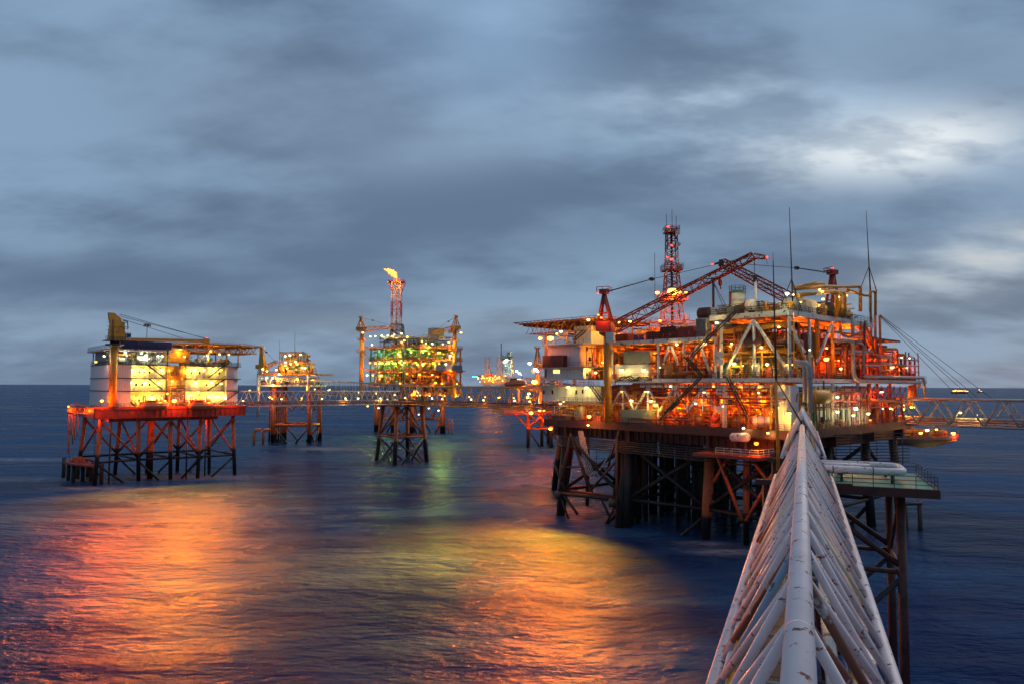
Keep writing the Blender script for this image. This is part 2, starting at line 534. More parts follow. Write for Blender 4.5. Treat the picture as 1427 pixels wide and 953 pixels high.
hole = wt.math('SUBTRACT', 1.35, tex, clamp=False)
# darker cloud banks
cloud = addb(cloud, wt.math('MULTIPLY', blob(560, 320, 420, 75, 0.05), 0.65), (0.125, 0.190, 0.295, 1))
cloud = addb(cloud, wt.math('MULTIPLY', blob(180, 395, 330, 40, 0.0), 0.75), (0.115, 0.180, 0.290, 1))
cloud = addb(cloud, wt.math('MULTIPLY', blob(420, 150, 260, 90, -0.1), 0.5), (0.19, 0.25, 0.36, 1))
cloud = addb(cloud, wt.math('MULTIPLY', blob(1130, 290, 360, 45, 0.1), 0.6), (0.14, 0.215, 0.34, 1))
cloud = addb(cloud, wt.math('MULTIPLY', blob(1330, 90, 260, 60, -0.1), 0.5), (0.20, 0.275, 0.39, 1))
# brighter openings
cloud = addb(cloud, wt.math('MULTIPLY', blob(690, 60, 150, 110, -0.5), 0.55), (0.33, 0.51, 0.76, 1))
cloud = addb(cloud, wt.math('MULTIPLY', blob(640, 205, 210, 45, 0.15), 0.45), (0.34, 0.48, 0.65, 1))
cloud = addb(cloud, wt.math('MULTIPLY', wt.math('MULTIPLY', blob(1080, 165, 250, 60, -0.15), hole), 0.8), (0.52, 0.68, 0.84, 1))
cloud = addb(cloud, wt.math('MULTIPLY', blob(1255, 203, 165, 42, 0.12), wt.math('MULTIPLY', hole, 1.25, clamp=True)), (0.92, 0.97, 1.0, 1))
cloud = addb(cloud, wt.math('MULTIPLY', wt.math('MULTIPLY', blob(1400, 350, 190, 40, 0.25), hole), 0.8), (0.56, 0.61, 0.65, 1))
cloud = addb(cloud, wt.math('MULTIPLY', blob(600, 450, 500, 26, 0.02), 0.35), (0.31, 0.39, 0.48, 1))
skyc = wt.n('ShaderNodeMix', data_type='RGBA', blend_type='MIX')
skys = wt.n('ShaderNodeVectorMath', operation='SCALE'); wt.set(skys, 0, sky.outputs[0]); skys.inputs['Scale'].default_value = 0.10
final = wt.mix(0.93, skys.outputs[0], cloud)
wt.set(bg, 'Color', final); bg.inputs['Strength'].default_value = 1.0
sun = bpy.data.lights.new('sun', 'SUN'); sun.energy = 0.8; sun.angle = math.radians(40); sun.color = (1.0, 0.9, 0.8)
sun_o = bpy.data.objects.new('sun', sun); col.objects.link(sun_o)
sd = V((math.sin(SUN_AZ) * math.cos(SUN_EL + 0.7), math.cos(SUN_AZ) * math.cos(SUN_EL + 0.7), math.sin(SUN_EL + 0.7)))
sun_o.rotation_mode = 'QUATERNION'; sun_o.rotation_quaternion = (-sd).to_track_quat('-Z', 'Y')

# ================================================================== SEA
sm = bpy.data.materials.new('sea_water'); sm.use_nodes = True; MATS['sea_water'] = sm
t = NT(sm.node_tree); b = sm.node_tree.nodes['Principled BSDF']
geo = t.n('ShaderNodeNewGeometry')
def mapped(scl, rot=0.0):
    mp = t.n('ShaderNodeMapping', i_Vector=geo.outputs['Position']); mp.inputs['Scale'].default_value = scl; mp.inputs['Rotation'].default_value = (0, 0, rot)
    return mp.outputs[0]
w1 = t.noise(mapped((0.05, 0.11, 0.1), 0.3), 1.0, 4, 0.55)
w2 = t.noise(mapped((0.35, 0.75, 0.5), -0.2), 1.0, 5, 0.6)
w3 = t.noise(mapped((0.012, 0.022, 0.02), 0.15), 1.0, 4, 0.6)
w4 = t.noise(mapped((1.6, 2.6, 2), 0.4), 1.0, 3, 0.6)
hgt = t.math('ADD', t.math('MULTIPLY', w1, 5.5), t.math('ADD', t.math('MULTIPLY', w2, 1.3), t.math('MULTIPLY', w4, 0.12)))
bmp = t.n('ShaderNodeBump'); bmp.inputs['Strength'].default_value = 0.85; bmp.inputs['Distance'].default_value = 1.0
t.set(bmp, 'Height', hgt); t.set(b, 'Normal', bmp.outputs[0])
mixf = t.ramp(w3, 0.40, 0.62)
base = t.mix(mixf, (0.010, 0.027, 0.095, 1), (0.022, 0.074, 0.180, 1))
# foam where the swell breaks on the piles
foam = None
FO = [(G(1010, 768), 6.5, 2.6), (G(985, 757), 5, 2), (G(60, 668), 22, 6), (G(130, 680), 14, 4), (G(800, 712), 10, 5), (G(250, 664), 26, 6), (G(455, 625), 14, 8), (G(15, 640), 30, 6)]
sp2 = t.n('ShaderNodeSeparateXYZ', i_0=geo.outputs['Position'])
for p, rx, ry in FO:
    X = t.math('DIVIDE', t.math('SUBTRACT', sp2.outputs[0], p.x), rx); Y = t.math('DIVIDE', t.math('SUBTRACT', sp2.outputs[1], p.y), ry)
    g = t.math('EXPONENT', t.math('MULTIPLY', t.math('ADD', t.math('MULTIPLY', X, X), t.math('MULTIPLY', Y, Y)), -1.0))
    foam = g if foam is None else t.math('MAXIMUM', foam, g)
w5 = t.noise(mapped((0.25, 0.6, 0.5), 0.1), 1.0, 6, 0.7)
foamf = t.math('MULTIPLY', foam, t.ramp(w5, 0.34, 0.62))
base = t.mix(t.math('MULTIPLY', foamf, 0.7), base, (0.42, 0.44, 0.46, 1))
t.set(b, 'Base Color', base)
b.inputs['IOR'].default_value = 1.33
b.inputs['Specular IOR Level'].default_value = 0.010
b.inputs['Specular Tint'].default_value = (1.0, 0.88, 0.66, 1)
t.set(b, 'Roughness', t.math('ADD', t.math('MULTIPLY_ADD', t.ramp(w3, 0.36, 0.64), 0.16, 0.17), t.math('MULTIPLY', foamf, 0.4)))
sea = MB('sea_water'); sea.v += [V((-30000, -600, 0)), V((30000, -600, 0)), V((30000, 45000, 0)), V((-30000, 45000, 0))]; sea.face((0, 1, 2, 3))
so = sea.build('sea'); so['kind'] = 'structure'

# ================================================================== LIVING QUARTERS PLATFORM
FL = Frame((-124.7, 222.0), (0.76, 0.65))
lq = thing('living_quarters_platform', 'floodlit accommodation platform of stacked yellow-lit storeys on orange and black jacket legs', 'platform', FL.w(18, 12, 0))
w = FL.w
d_ = MB('red'); d_.fbox(FL, -4, 42, -2, 30, 23.2, 24.0)
d_.build('deck', lq)
g = MB('red')
for b0 in (-2.0, 13, 28.5): g.fbox(FL, -4, 42, b0, b0 + 0.7, 20.6, 23.2)
for a0 in (-4, 8, 18, 28, 41.4): g.fbox(FL, a0, a0 + 0.6, -1.3, 28.5, 20.6, 23.19)
for i in range(30): g.fbox(FL, -3.6 + i * 1.55, -3.5 + i * 1.55, -2.25, -2.003, 20.7, 23.1)
g.fbox(FL, -4, 42, -2.3, -2.003, 20.5, 20.7); g.fbox(FL, -4.05, 42.05, -2.35, -2.003, 23.21, 23.9)
g.fbox(FL, 1, 34, 2, 26, 19.3, 20.55)
g.build('girder', lq)
LS = [-1.5, 9, 18.5, 28, 38.5]
LB = [(131, 676), (193.5, 669), (238, 667), (275, 665.5), (328, 661)]
legs = []
for s_, (px, py) in zip(LS, LB):
    b0 = G(px, py, 0); b0.z = -4
    tp = w(s_, 0.5, 20.6)
    MB('jacket').tube(b0, tp, 0.62, 12).build('leg', lq)
    a, bb, _ = FL.loc(b0)
    b1 = w(s_ + (s_ - 18.5) * 0.07, 27.5, -4); t1 = w(s_, 24.5, 20.6)
    MB('jacket').tube(b1, t1, 0.62, 12).build('leg', lq)
    legs.append((b0, tp, b1, t1))
def at(leg, row, z):
    p, q = (leg[0], leg[1]) if row == 0 else (leg[2], leg[3])
    return p.lerp(q, (z - p.z) / (q.z - p.z))
for row in (0, 1):
    for i, j, za, zb in ((0, 1, 19.5, 7.5), (2, 1, 19.5, 7.5), (2, 3, 19.5, 7.5), (4, 3, 19.5, 7.5), (0, 1, 6.5, -4), (1, 2, 6.5, -4), (3, 2, 6.5, -4), (4, 3, 6.5, -4)):
        if za < 10: brace(lq, at(legs[i], row, za), at(legs[i], row, za).lerp(at(legs[j], row, zb), 0.62), 0.34, 'jacket')
        else: brace(lq, at(legs[i], row, za), at(legs[j], row, zb), 0.36, 'jacket')
    for i in range(4): brace(lq, at(legs[i], row, 7), at(legs[i + 1], row, 7), 0.36, 'jacket', 'horizontal_brace')
for i, l in enumerate(legs):
    brace(lq, at(l, 0, 7), at(l, 1, 7), 0.34, 'jacket', 'horizontal_brace')
    if i in (0, 2, 4): brace(lq, at(l, 0, 19.5), at(l, 1, 7.5), 0.32, 'jacket')
    if i in (1, 3, 4): brace(lq, at(l, 1, 19.5), at(l, 0, 7.5), 0.32, 'jacket')
for a, b0, mt in ((15, 9, 'jacket'), (31.5, 6, 'jacket'), (33.5, 8, 'jacket'), (35, 12, 'jacket'), (24, 1, 'jacket'), (2, 4, 'dark')):
    MB(mt).tube(w(a, b0, -4), w(a, b0, 20.6), 0.95 if a == 15 else 0.26, 8).build('riser', lq)
ld = MB('dark')
for q in (0, 1): ld.tube(w(-2.3 + q * 0.5, 1.5, 5), w(-3.2 + q * 0.5, 3, 20.6), 0.06, 4)
for k in range(30): ld.tube(w(-2.35 - 0.03 * k, 1.5 + 0.05 * k, 5 + 0.52 * k), w(-1.75 - 0.03 * k, 1.5 + 0.05 * k, 5 + 0.52 * k), 0.05, 4)
ld.build('ladder', lq)
# boat landing
bl = MB('red')
A, B, C_, D_ = G(88, 645, 5.6), G(99, 648, 5.6), G(131, 651, 5.6), G(124, 643, 5.6)
bl.hexa([A, B, C_, D_] + [q + V((0, 0, 0.5)) for q in (A, B, C_, D_)])
blo = bl.build('boat_landing', lq)
for px, py in ((88.5, 665), (95, 669), (101.8, 672), (108, 666.5), (115, 670), (122, 664), (127, 670), (141, 673)):
    b0 = G(px, py, 0)
    MB('dark_jacket').tube((b0.x, b0.y, -4), (b0.x, b0.y, 6.0 if px > 90 else 6.6), 0.62, 8).build('pile', blo)
bb_ = MB('boat_orange'); q = G(110, 643, 6.1)
for k in range(5): bb_.hexa([q + V((k * 1.1 - 2.8 + x, y, z + (k % 2) * 0.3)) for z in (0, 0.9 + (k % 3) * 0.35) for x, y in ((0, -0.8), (0.9, -0.8), (0.9, 0.8), (0, 0.8))])
bb_.railing([A + V((0, 0, 0.5)), B + V((0, 0, 0.5)), C_ + V((0, 0, 0.5))], 1.0, 2, 1.5, 0.05)
bb_.build('fender_box', blo)
# outrigger with hoses
hb = MB('orange')
o0 = w(-4, 4, 22.8); o1 = P(98, 571, 226)
hb.lattice(o0, o1, 2.0, 1.2, 5, 0.10, 0.06)
hb.lathe(o1 + V((0.6, 0, 0)), (1, 0, 0), [(0.3, -1.2), (1.0, -1.0), (1.1, 0), (0.9, 1.2), (0.3, 1.4)], 10)
hb.railing([o0 + V((0, 0, 1)), o1 + V((0, 0, 1))], 1.1, 2, 1.2, 0.04)
hb.build('hose_boom', lq)
for i, (px, y1) in enumerate(((95, 632), (98.5, 606), (101.5, 618), (104, 612), (107, 607), (97, 640))):
    a = P(px + 1, 571, 226); b0 = P(px, y1, 226)
    m_ = a.lerp(b0, 0.5) + V((0.5 * math.sin(i * 2), 0, 0))
    MB('orange').pipe([a, m_, b0], 0.17 if i < 5 else 0.08, 6, 3).build('transfer_hose', lq)
# storeys
Z = [24.0, 29.0, 33.0, 37.3, 42.0]
TW = 2.6
for k in range(3):
    z0, z1 = Z[k] + 0.02, Z[k + 1] - 0.25
    MB('cladding').fbox(FL, 0, 6.4, 0, 27, z0, z1).build('wall', lq)
    MB('lamplit_cladding').fbox(FL, 6.4, 17, TW, 27, z0, z1).build('wall', lq)
    MB('lamplit_cladding').fbox(FL, 23.4, 36.2, TW, 27, z0, z1).build('wall', lq)
    e = MB('cladding')
    pts = [(36.2, 0.6)] + [(38.6 + 2.0 * math.sin(x), 2.6 - 2.0 * math.cos(x)) for x in [i * math.pi / 16 for i in range(9)]] + [(40.6, 27), (36.2, 27)]
    i0 = len(e.v)
    for z in (z0, z1): e.v += [w(x, y, z) for x, y in pts]
    n = len(pts)
    for i in range(n): e.face((i, (i + 1) % n, n + (i + 1) % n, n + i), 0 < i < 9)
    e.face(tuple(range(n, 2 * n)))
    e.build('wall', lq)
    MB('lamplit_cladding').fbox(FL, 17, 23.4, 5.5, 27, z0, z1).build('wall', lq)
    rb = MB('white')                                       # cladding ribs
    for i in range(9): rb.fbox(FL, 0.3 + i * 0.72, 0.38 + i * 0.72, -0.06, -0.002, z0, z1)
    rb.build('cladding_rib', lq); rb = MB('white')
    for i in range(5): rb.fbox(FL, 36.4 + i * 0.5, 36.48 + i * 0.5, 0.53, 0.598, z0, z1)
    rb.build('cladding_rib', lq)
for k in range(1, 5):
    z = Z[k]
    sl = MB('dark' if k < 4 else 'white')
    if k < 4:
        sl.fbox(FL, 6.0, 17.4, 0, 27.2, z - 0.24, z); sl.fbox(FL, 23, 40.8, 0, 27.2, z - 0.24, z); sl.fbox(FL, -0.2, 6.0, -0.15, 27.2, z - 0.24, z)
        sl.fbox(FL, 17.4, 23, 5, 27.2, z - 0.24, z)
    else:
        sl.fbox(FL, -1.2, 18.5, -1.0, 27.4, z - 0.55, z)
    sl.build('walkway', lq)
    if k < 4:
        r = MB('grey')
        r.railing([w(6.3, 0.1, z), w(17.2, 0.1, z)], 1.1, 3, 1.3, 0.04); r.railing([w(23.2, 0.1, z), w(36, 0.1, z)], 1.1, 3, 1.3, 0.04)
        r.build('railing', lq)
r = MB('dark'); r.railing([w(18, -0.9, 42), w(-1.1, -0.9, 42), w(-1.1, 27, 42)], 1.15, 3, 1.5, 0.05); r.build('railing', lq); r = MB('dark'); r.railing([w(0, 27, Z[3]), w(0, 0.1, Z[3]), w(17, 0.1, Z[3])], 1.15, 3, 1.5, 0.045)
r.build('railing', lq); r = MB('dark'); r.railing([w(-3.9, -1.9, 24), w(41.9, -1.9, 24)], 1.1, 3, 1.6, 0.045); r.build('railing', lq); r = MB('dark'); r.railing([w(24, 0.1, Z[3]), w(40.6, 0.1, Z[3]), w(40.6, 26, Z[3])], 1.1, 3, 1.5, 0.045)
r.build('railing', lq)
# open top storey: columns, braces, equipment
tm = MB('white')
for a in (0.3, 5, 11, 17):
    for b0 in (0.4, 26): MB('white').fbox(FL, a, a + 0.35, b0, b0 + 0.35, Z[3], 41.45).build('column', lq)
for a in (11, 14): tm.beam(w(a, 0.5, Z[3]), w(a + 3, 0.5, 41.4), 0.25, 0.25); tm.beam(w(a + 3, 0.5, Z[3]), w(a, 0.5, 41.4), 0.22, 0.22)
tm.build('brace', lq)
MB('olive').fbox(FL, 1, 17, 9, 26, Z[3] + 0.01, 41.4).build('plant_room', lq)
cm = MB(); clutter(cm, FL, 0.8, 16, 1.5, 8, Z[3], 41.2, 46, ['white', 'grey', 'olive', 'yellow', 'white'], 0.2)
clutter(cm, FL, 24, 39, 2, 18, Z[3], 40.5, 60, ['yellow', 'white', 'olive', 'red', 'grey'], 0.2)
clutter(cm, FL, 0, 40, -1.2, 2.0, 24, 26.4, 60, ['red', 'white', 'orange', 'grey', 'boat_orange'], 0.14)
clutter(cm, FL, 17.6, 23, 0.5, 5, 24, 31, 40, ['red', 'white', 'orange', 'grey'], 0.2)
cm.build('deck_equipment', lq, kind='stuff')
yt = MB('yellow'); yt.lathe(w(20.2, 4.0, 32.4), (0, 0, 1), [(3.2, 0), (3.3, 0.1), (3.3, 4.5), (3.2, 4.7), (0.1, 4.8)], 24)
yto = yt.build('yellow_tank', lq)
sm_ = MB('dark')
for i in range(7):
    a = -2.2 + i * 0.42
    sm_.beam(w(20.2 + 3.32 * math.sin(a * 0.6), 4 - 3.32 * math.cos(a * 0.6), 34), w(20.2 + 3.32 * math.sin(a * 0.6), 4 - 3.32 * math.cos(a * 0.6), 35.2), 0.25, 0.1)
sm_.build('vent_slot', yto)
MB('yellow').fbox(FL, 17.3, 24, 2, 9, 38.2, 42.8).build('plant_room', lq)
for (a, k) in ((8.2, 1), (10, 1), (12.1, 1), (9.2, 0), (14.5, 0), (9, 2), (10.4, 2), (12, 2), (25, 2), (27.5, 2), (30, 1), (33, 1), (26.5, 0), (31, 0), (34, 2)):
    MB('window_glass').fbox(FL, a, a + 0.55, TW - 0.07, TW - 0.002, Z[k] + 1.5, Z[k] + 2.3).build('window', lq)
for a, k in ((15.5, 0), (7.2, 1), (15.3, 1), (28.9, 0), (24.2, 1), (35.0, 1), (13.6, 2), (28.7, 2)):
    MB('grey').fbox(FL, a, a + 0.95, TW - 0.06, TW - 0.003, Z[k] + 0.05, Z[k] + 2.1).build('door', lq)
def stair_px(root, fr, x0, y0, x1, y1, b0, w_=1.0, mat='dark', side=None, **kw):
    p = fr.hit(x0, y0, b=b0); q = fr.hit(x1, y1, b=b0)
    if p.z > q.z: p, q = q, p
    return MB(mat).stair(p, q, side if side is not None else fr.e2, w_).build('stair', root)
for (x0, y0, x1, y1) in ((205, 508, 229, 526), (207, 527, 226, 542), (168, 544, 187, 565), (314, 508, 290, 526), (315, 527, 289, 544), (332, 545, 306, 563)):
    stair_px(lq, FL, x0, y0, x1, y1, 0.6)
# helideck
hd = MB('yellow'); pts = [(33 + 15 * math.cos(x), 9 + 15 * math.sin(x)) for x in [math.pi / 8 + i * math.pi / 4 for i in range(8)]]
hd.hexa
i0 = len(hd.v)
for z in (44.0, 44.45): hd.v += [w(x, y, z) for x, y in pts]
for i in range(8): hd.face((i, (i + 1) % 8, 8 + (i + 1) % 8, 8 + i))
hd.face(tuple(range(7, -1, -1))); hd.face(tuple(range(8, 16)))
hdo = hd.build('helideck', lq)
nt_ = MB('orange')
for i in range(8):
    x0, y0 = pts[i]; x1, y1 = pts[(i + 1) % 8]
    o0 = (x0 + (x0 - 33) * 0.10, y0 + (y0 - 9) * 0.10); o1 = (x1 + (x1 - 33) * 0.10, y1 + (y1 - 9) * 0.10)
    nt_.tube(w(*o0, 44.7), w(*o1, 44.7), 0.07, 4)
    for k in range(9):
        f = k / 9
        nt_.tube(w(x0 + (x1 - x0) * f, y0 + (y1 - y0) * f, 44.1), w(o0[0] + (o1[0] - o0[0]) * f, o0[1] + (o1[1] - o0[1]) * f, 44.7), 0.06, 4)
nt_.build('safety_net', hdo)
tr = MB('yellow')
for a in range(22, 47, 4):
    tr.tube(w(a, -2, 43.9), w(a, 20, 43.9), 0.14, 5); tr.tube(w(a, 0, 41.8), w(a, 18, 41.8), 0.12, 5)
    for b0 in range(0, 18, 3): tr.tube(w(a, b0, 41.8), w(a, b0 + 1.5, 43.9), 0.09, 4); tr.tube(w(a, b0 + 1.5, 43.9), w(a, b0 + 3, 41.8), 0.09, 4)
for b0 in (0, 6, 12, 18):
    tr.tube(w(20, b0, 41.8), w(46, b0, 41.8), 0.14, 5)
    for a in range(20, 46, 4): tr.tube(w(a, b0, 41.8), w(a + 2, b0, 43.9), 0.09, 4); tr.tube(w(a + 2, b0, 43.9), w(a + 4, b0, 41.8), 0.09, 4)
for a in (24, 30, 36, 40):
    for b0 in (1, 12): tr.tube(w(a, b0, Z[3]), w(a, b0, 41.8), 0.2, 6)
for a in (25, 31): tr.tube(w(a, 1, Z[3]), w(a + 5, 1, 41.8), 0.14, 5)
tr.build('helideck_truss', lq)
# floodlights
LL = [(185, 514.6, 'lamp_white', 1), (199.6, 515, 'lamp_white', 1), (224.6, 515, 'lamp_white', 1), (166, 531.6, 'lamp_white', 1), (183, 532.4, 'lamp_white', 1), (202.5, 532.4, 'lamp_white', 1), (221, 532, 'lamp_white', 1),
      (191, 553.7, 'lamp_yellow', 1), (271.6, 514, 'lamp_white', 1), (298, 514.4, 'lamp_white', 1), (273, 532, 'lamp_white', 1), (295, 532.4, 'lamp_white', 1), (321, 532.4, 'lamp_white', 1),
      (290.7, 551, 'lamp_white', 1), (303, 551, 'lamp_white', 1), (313, 553, 'lamp_white', 1), (226, 553.5, 'lamp_white', 0), (262, 514, 'lamp_yellow', 1), (240, 531, 'lamp_yellow', 1), (176, 549, 'lamp_white', 1), (213, 553, 'lamp_white', 1), (284, 515, 'lamp_white', 0), (308, 515, 'lamp_yellow', 0), (284, 533, 'lamp_yellow', 0), (308, 534, 'lamp_white', 0), (211, 516, 'lamp_yellow', 0), (233, 548, 'lamp_yellow', 0), (266, 550, 'lamp_white', 1), (321, 552, 'lamp_yellow', 0)]
for px, py, kd, pw in LL:
    p = FL.hit(px, py, b=TW - 0.45)
    lamp(lq, p, kd, 0.42, 700 * pw, -FL.e2 + V((0, 0, -0.4)))
for px, py, kd in ((174.6, 491, 'lamp_cool'), (197, 492, 'lamp_cool'), (203, 495, 'lamp_cool'), (220, 496, 'lamp_cool'), (226, 496, 'lamp_cool'), (251, 487, 'lamp_yellow'), (293.6, 489, 'lamp_yellow'), (289, 495.5, 'lamp_cool'), (319, 494, 'lamp_white'), (257, 497, 'lamp_white'), (306, 493.5, 'lamp_white'), (145, 496, 'lamp_cool'), (230, 558, 'lamp_yellow')):
    p = FL.hit(px, py, b=0.9)
    lamp(lq, p, kd, 0.34, 500 if kd != 'lamp_white' else 0, -FL.e2 * 0.4 + V((0, 0, -1)))
for px, py, b0, r, pw in ((142, 558, -2.6, 0.5, 900), (153.5, 552, -1.4, 0.3, 200), (204, 548.5, 0.8, 0.4, 700), (243, 558, -2.9, 0.75, 1600), (276, 546, 0.8, 0.5, 900), (133.5, 504, -1.5, 0.42, 500), (134, 581, 0.5, 0.3, 300)):
    lamp(lq, FL.hit(px, py, b=b0), 'lamp_sodium', r, pw, -FL.e2 * 0.4 + V((0, 0, -0.6)))
for px, py in ((153.5, 440.5), (287.5, 471)): lamp(lq, FL.hit(px, py, b=-1), 'beacon_red', 0.3, 0, name='beacon')
for a, kd, pw in ((-1, 'lamp_sodium', 60000), (6, 'lamp_sodium', 50000), (14, 'amber', 60000), (21, 'amber', 100000), (28, 'amber', 90000), (36, 'amber', 36000)):
    light(w(a, -5.5, 24.0), kd, pw * (4.2 if kd == 'lamp_sodium' else 3.4), lq, 1.5, V((0.3, -0.78, -0.50)), 92)
for a in (-2, 6, 14, 21, 29, 37):
    light(w(a, -4.6, 25.6), 'lamp_sodium', 1300, lq, 0.4)  # added point lights without fixtures, brightening the girder
for a in (0, 10, 20, 30, 38):
    light(w(a, 4, 18.5), 'lamp_sodium', 900, lq, 0.4)
for px, py in ((95, 571), (118, 572)): light(P(px, py, 224) , 'lamp_sodium', 900, lq, 0.4)
lamp(lq, P(95.5, 566, 225), 'lamp_sodium', 0.35, 0)
# crane on the living quarters
cr = thing('pedestal_crane', 'yellow box-tower crane with its long jib laid level above dark blue containers', 'crane', FL.w(4, -1.6, 28))
cp = FL.hit(159, 500, b=-2.2); cx, cyy = cp.x, cp.y
MB('yellow').tube((cx, cyy, 24), (cx, cyy, 43), 1.05, 16).build('pedestal', cr)
MB('dark').lathe((cx, cyy, 42.4), (0, 0, 1), [(1.2, 0), (2.6, 0.5), (2.6, 0.9), (1.3, 1.0), (1.3, 2.4)], 16).build('slew_ring', cr)
e = FL.e1; n_ = FL.e2
ctr = V((cx, cyy, 44.4))
tw = MB('yellow')
def sec(z, x0, x1, hw): return [ctr + e * x + n_ * y + V((0, 0, z)) for x, y in ((x0, -hw), (x1, -hw), (x1, hw), (x0, hw))]
S = [sec(0, -1.9, 2.8, 1.3), sec(3.8, -1.6, 2.4, 1.2), sec(5.5, -1.5, 2.4, 1.1), sec(5.9, -1.6, 1.5, 1.1), sec(6.8, -1.9, 1.3, 1.0), sec(8.4, -2.1, -0.5, 0.9)]
for a, b0 in zip(S, S[1:]): tw.hexa(a + b0)
for z in (1.2, 2.6, 4.2): tw.hexa([ctr + e * x + n_ * y + V((0, 0, zz)) for zz in (z, z + 0.12) for x, y in ((-1.95, -1.36), (2.8, -1.36), (2.8, -1.2), (-1.95, -1.2))])
tw.build('crane_tower', cr); tw = MB('white'); tw.hexa([ctr + e * x + n_ * y + V((0, 0, zz)) for zz in (0.2, 2.4) for x, y in ((2.85, -1.6), (4.2, -1.6), (4.2, 0.2), (2.85, 0.2))]); tw.build('cab', cr); tw = MB('window_glass'); tw.hexa([ctr + e * x + n_ * y + V((0, 0, zz)) for zz in (1.1, 2.1) for x, y in ((3.0, -1.66), (4.05, -1.66), (4.05, -1.603), (3.0, -1.603))]); tw.build('cab_window', cr); tw = MB('dark')
for q_ in (-1.1, -0.7): tw.tube(ctr + e * q_ + n_ * -1.42, ctr + e * q_ + n_ * -1.25 + V((0, 0, 6.6)), 0.05, 4)
for k in range(14): tw.tube(ctr + e * -1.1 + n_ * -1.4 + V((0, 0, 0.45 * k)), ctr + e * -0.7 + n_ * -1.4 + V((0, 0, 0.45 * k)), 0.05, 4)
tw.build('ladder', cr)
cb_ = MB('dark'); cb_.railing([ctr + e * -2.9 + n_ * -2, ctr + e * 2.6 + n_ * -2], 1.1, 3, 1, 0.05); cb_.hexa([ctr + V((0, 0, z)) + e * x + n_ * y for z in (-0.25, -0.03) for x, y in ((-3, -2.1), (3, -2.1), (3, 2.1), (-3, 2.1))])
for z in (3.2, 5): cb_.railing([ctr + e * 2.2 + n_ * -1.4 + V((0, 0, z)), ctr + e * 3.1 + n_ * -1.4 + V((0, 0, z))], 1, 2, 0.9, 0.06)
for z in (3, 4.2, 5.4): cb_.tube(ctr + e * -2.6 + n_ * -1.2 + V((0, 0, z)), ctr + e * -1.7 + n_ * -1.2 + V((0, 0, z)), 0.06, 4)
cb_.build('platform_rail', cr)
tip = FL.hit(290, 475, b=-3.2)
jb = MB('yellow'); jb.beam(ctr + e * 2 + V((0, 0, 0.5)), tip, 1.3, 0.9); jb.hexa([tip + e * x + n_ * y + V((0, 0, z)) for z in (-1.0, 0.6) for x, y in ((-1.5, -0.7), (0.3, -0.7), (0.3, 0.7), (-1.5, 0.7))])
jb.build('jib', cr)
for dz, dxx in ((8.2, 0.0), (7.6, 0.6), (6.9, -8)):
    MB('rope').tube(ctr + e * 1.0 + V((0, 0, dz)), tip + e * dxx + V((0, 0, 0.5)), 0.07, 4).build('cable', cr)
MB('rope').pipe([ctr + e * 2.0 + V((0, 0, 6.3)), ctr + e * 3.3 + V((0, 0, 6)), ctr + e * 3.6 + V((0, 0, 3.8))], 0.14, 5).build('hoist_hose', cr)
hk = MB('dark'); hq = FL.hit(234, 478, b=-3.0); hk.tube(hq, V((hq.x, hq.y, 26)), 0.12, 5); hk.tube(V((hq.x, hq.y, 40.5)), V((hq.x, hq.y, 42.3)), 0.35, 8); hk.build('hook_block', cr)
for i in range(3):
    container(['dark blue container beside the yellow crane on the living quarters roof', 'dark blue container in the middle of three on the living quarters roof', 'dark blue container next to the yellow plant room on the living quarters roof'][i],
              FL, 3.2 + i * 5.0, 7.8 + i * 5.0, -0.4, 2.2, 42.02, 44.5, 'blue', 'dark blue containers on the living quarters roof')
fl = thing('flag', 'small white flag with red marks on a thin mast above blue containers', 'flag', FL.w(11, 3, 42))
fp = FL.hit(204, 486, b=3.2); ft = FL.hit(204, 451, b=3.2)
MB('dark').tube((fp.x, fp.y, 42), (fp.x, fp.y, ft.z), 0.09, 6).build('flag_mast', fl)
fm = MB('white'); 
for i in range(6):
    def q(k): return V((fp.x, fp.y, ft.z)) + V((-1.2 + k * 0.42, 0.12 * math.sin(k * 1.7), -0.05 * k * 0.3))
    if i in (1, 3): fm.m('red')
    else: fm.m('white')
    a, b0 = q(i), q(i + 1)
    fm.hexa([a + V((0, 0, -1)), b0 + V((0, 0, -1)), b0 + V((0, 0.05, -1)), a + V((0, 0.05, -1)), a, b0, b0 + V((0, 0.05, 0)), a + V((0, 0.05, 0))])
fm.build('flag_cloth', fl)
for lb, px, dv in (('dark orange lifeboat hung on the deck edge, left of the brightest orange floodlight', 215, 0), ('bright orange lifeboat hung on the deck edge, right of the brightest orange floodlight', 280, 0)):
    c = FL.hit(px, 564.5, b=-4.0)
    lifeboat(lb, c, FL.e1, 8.6, 2.6, 2.7, 'lifeboats of the living quarters', FL.e2 * 2.6)

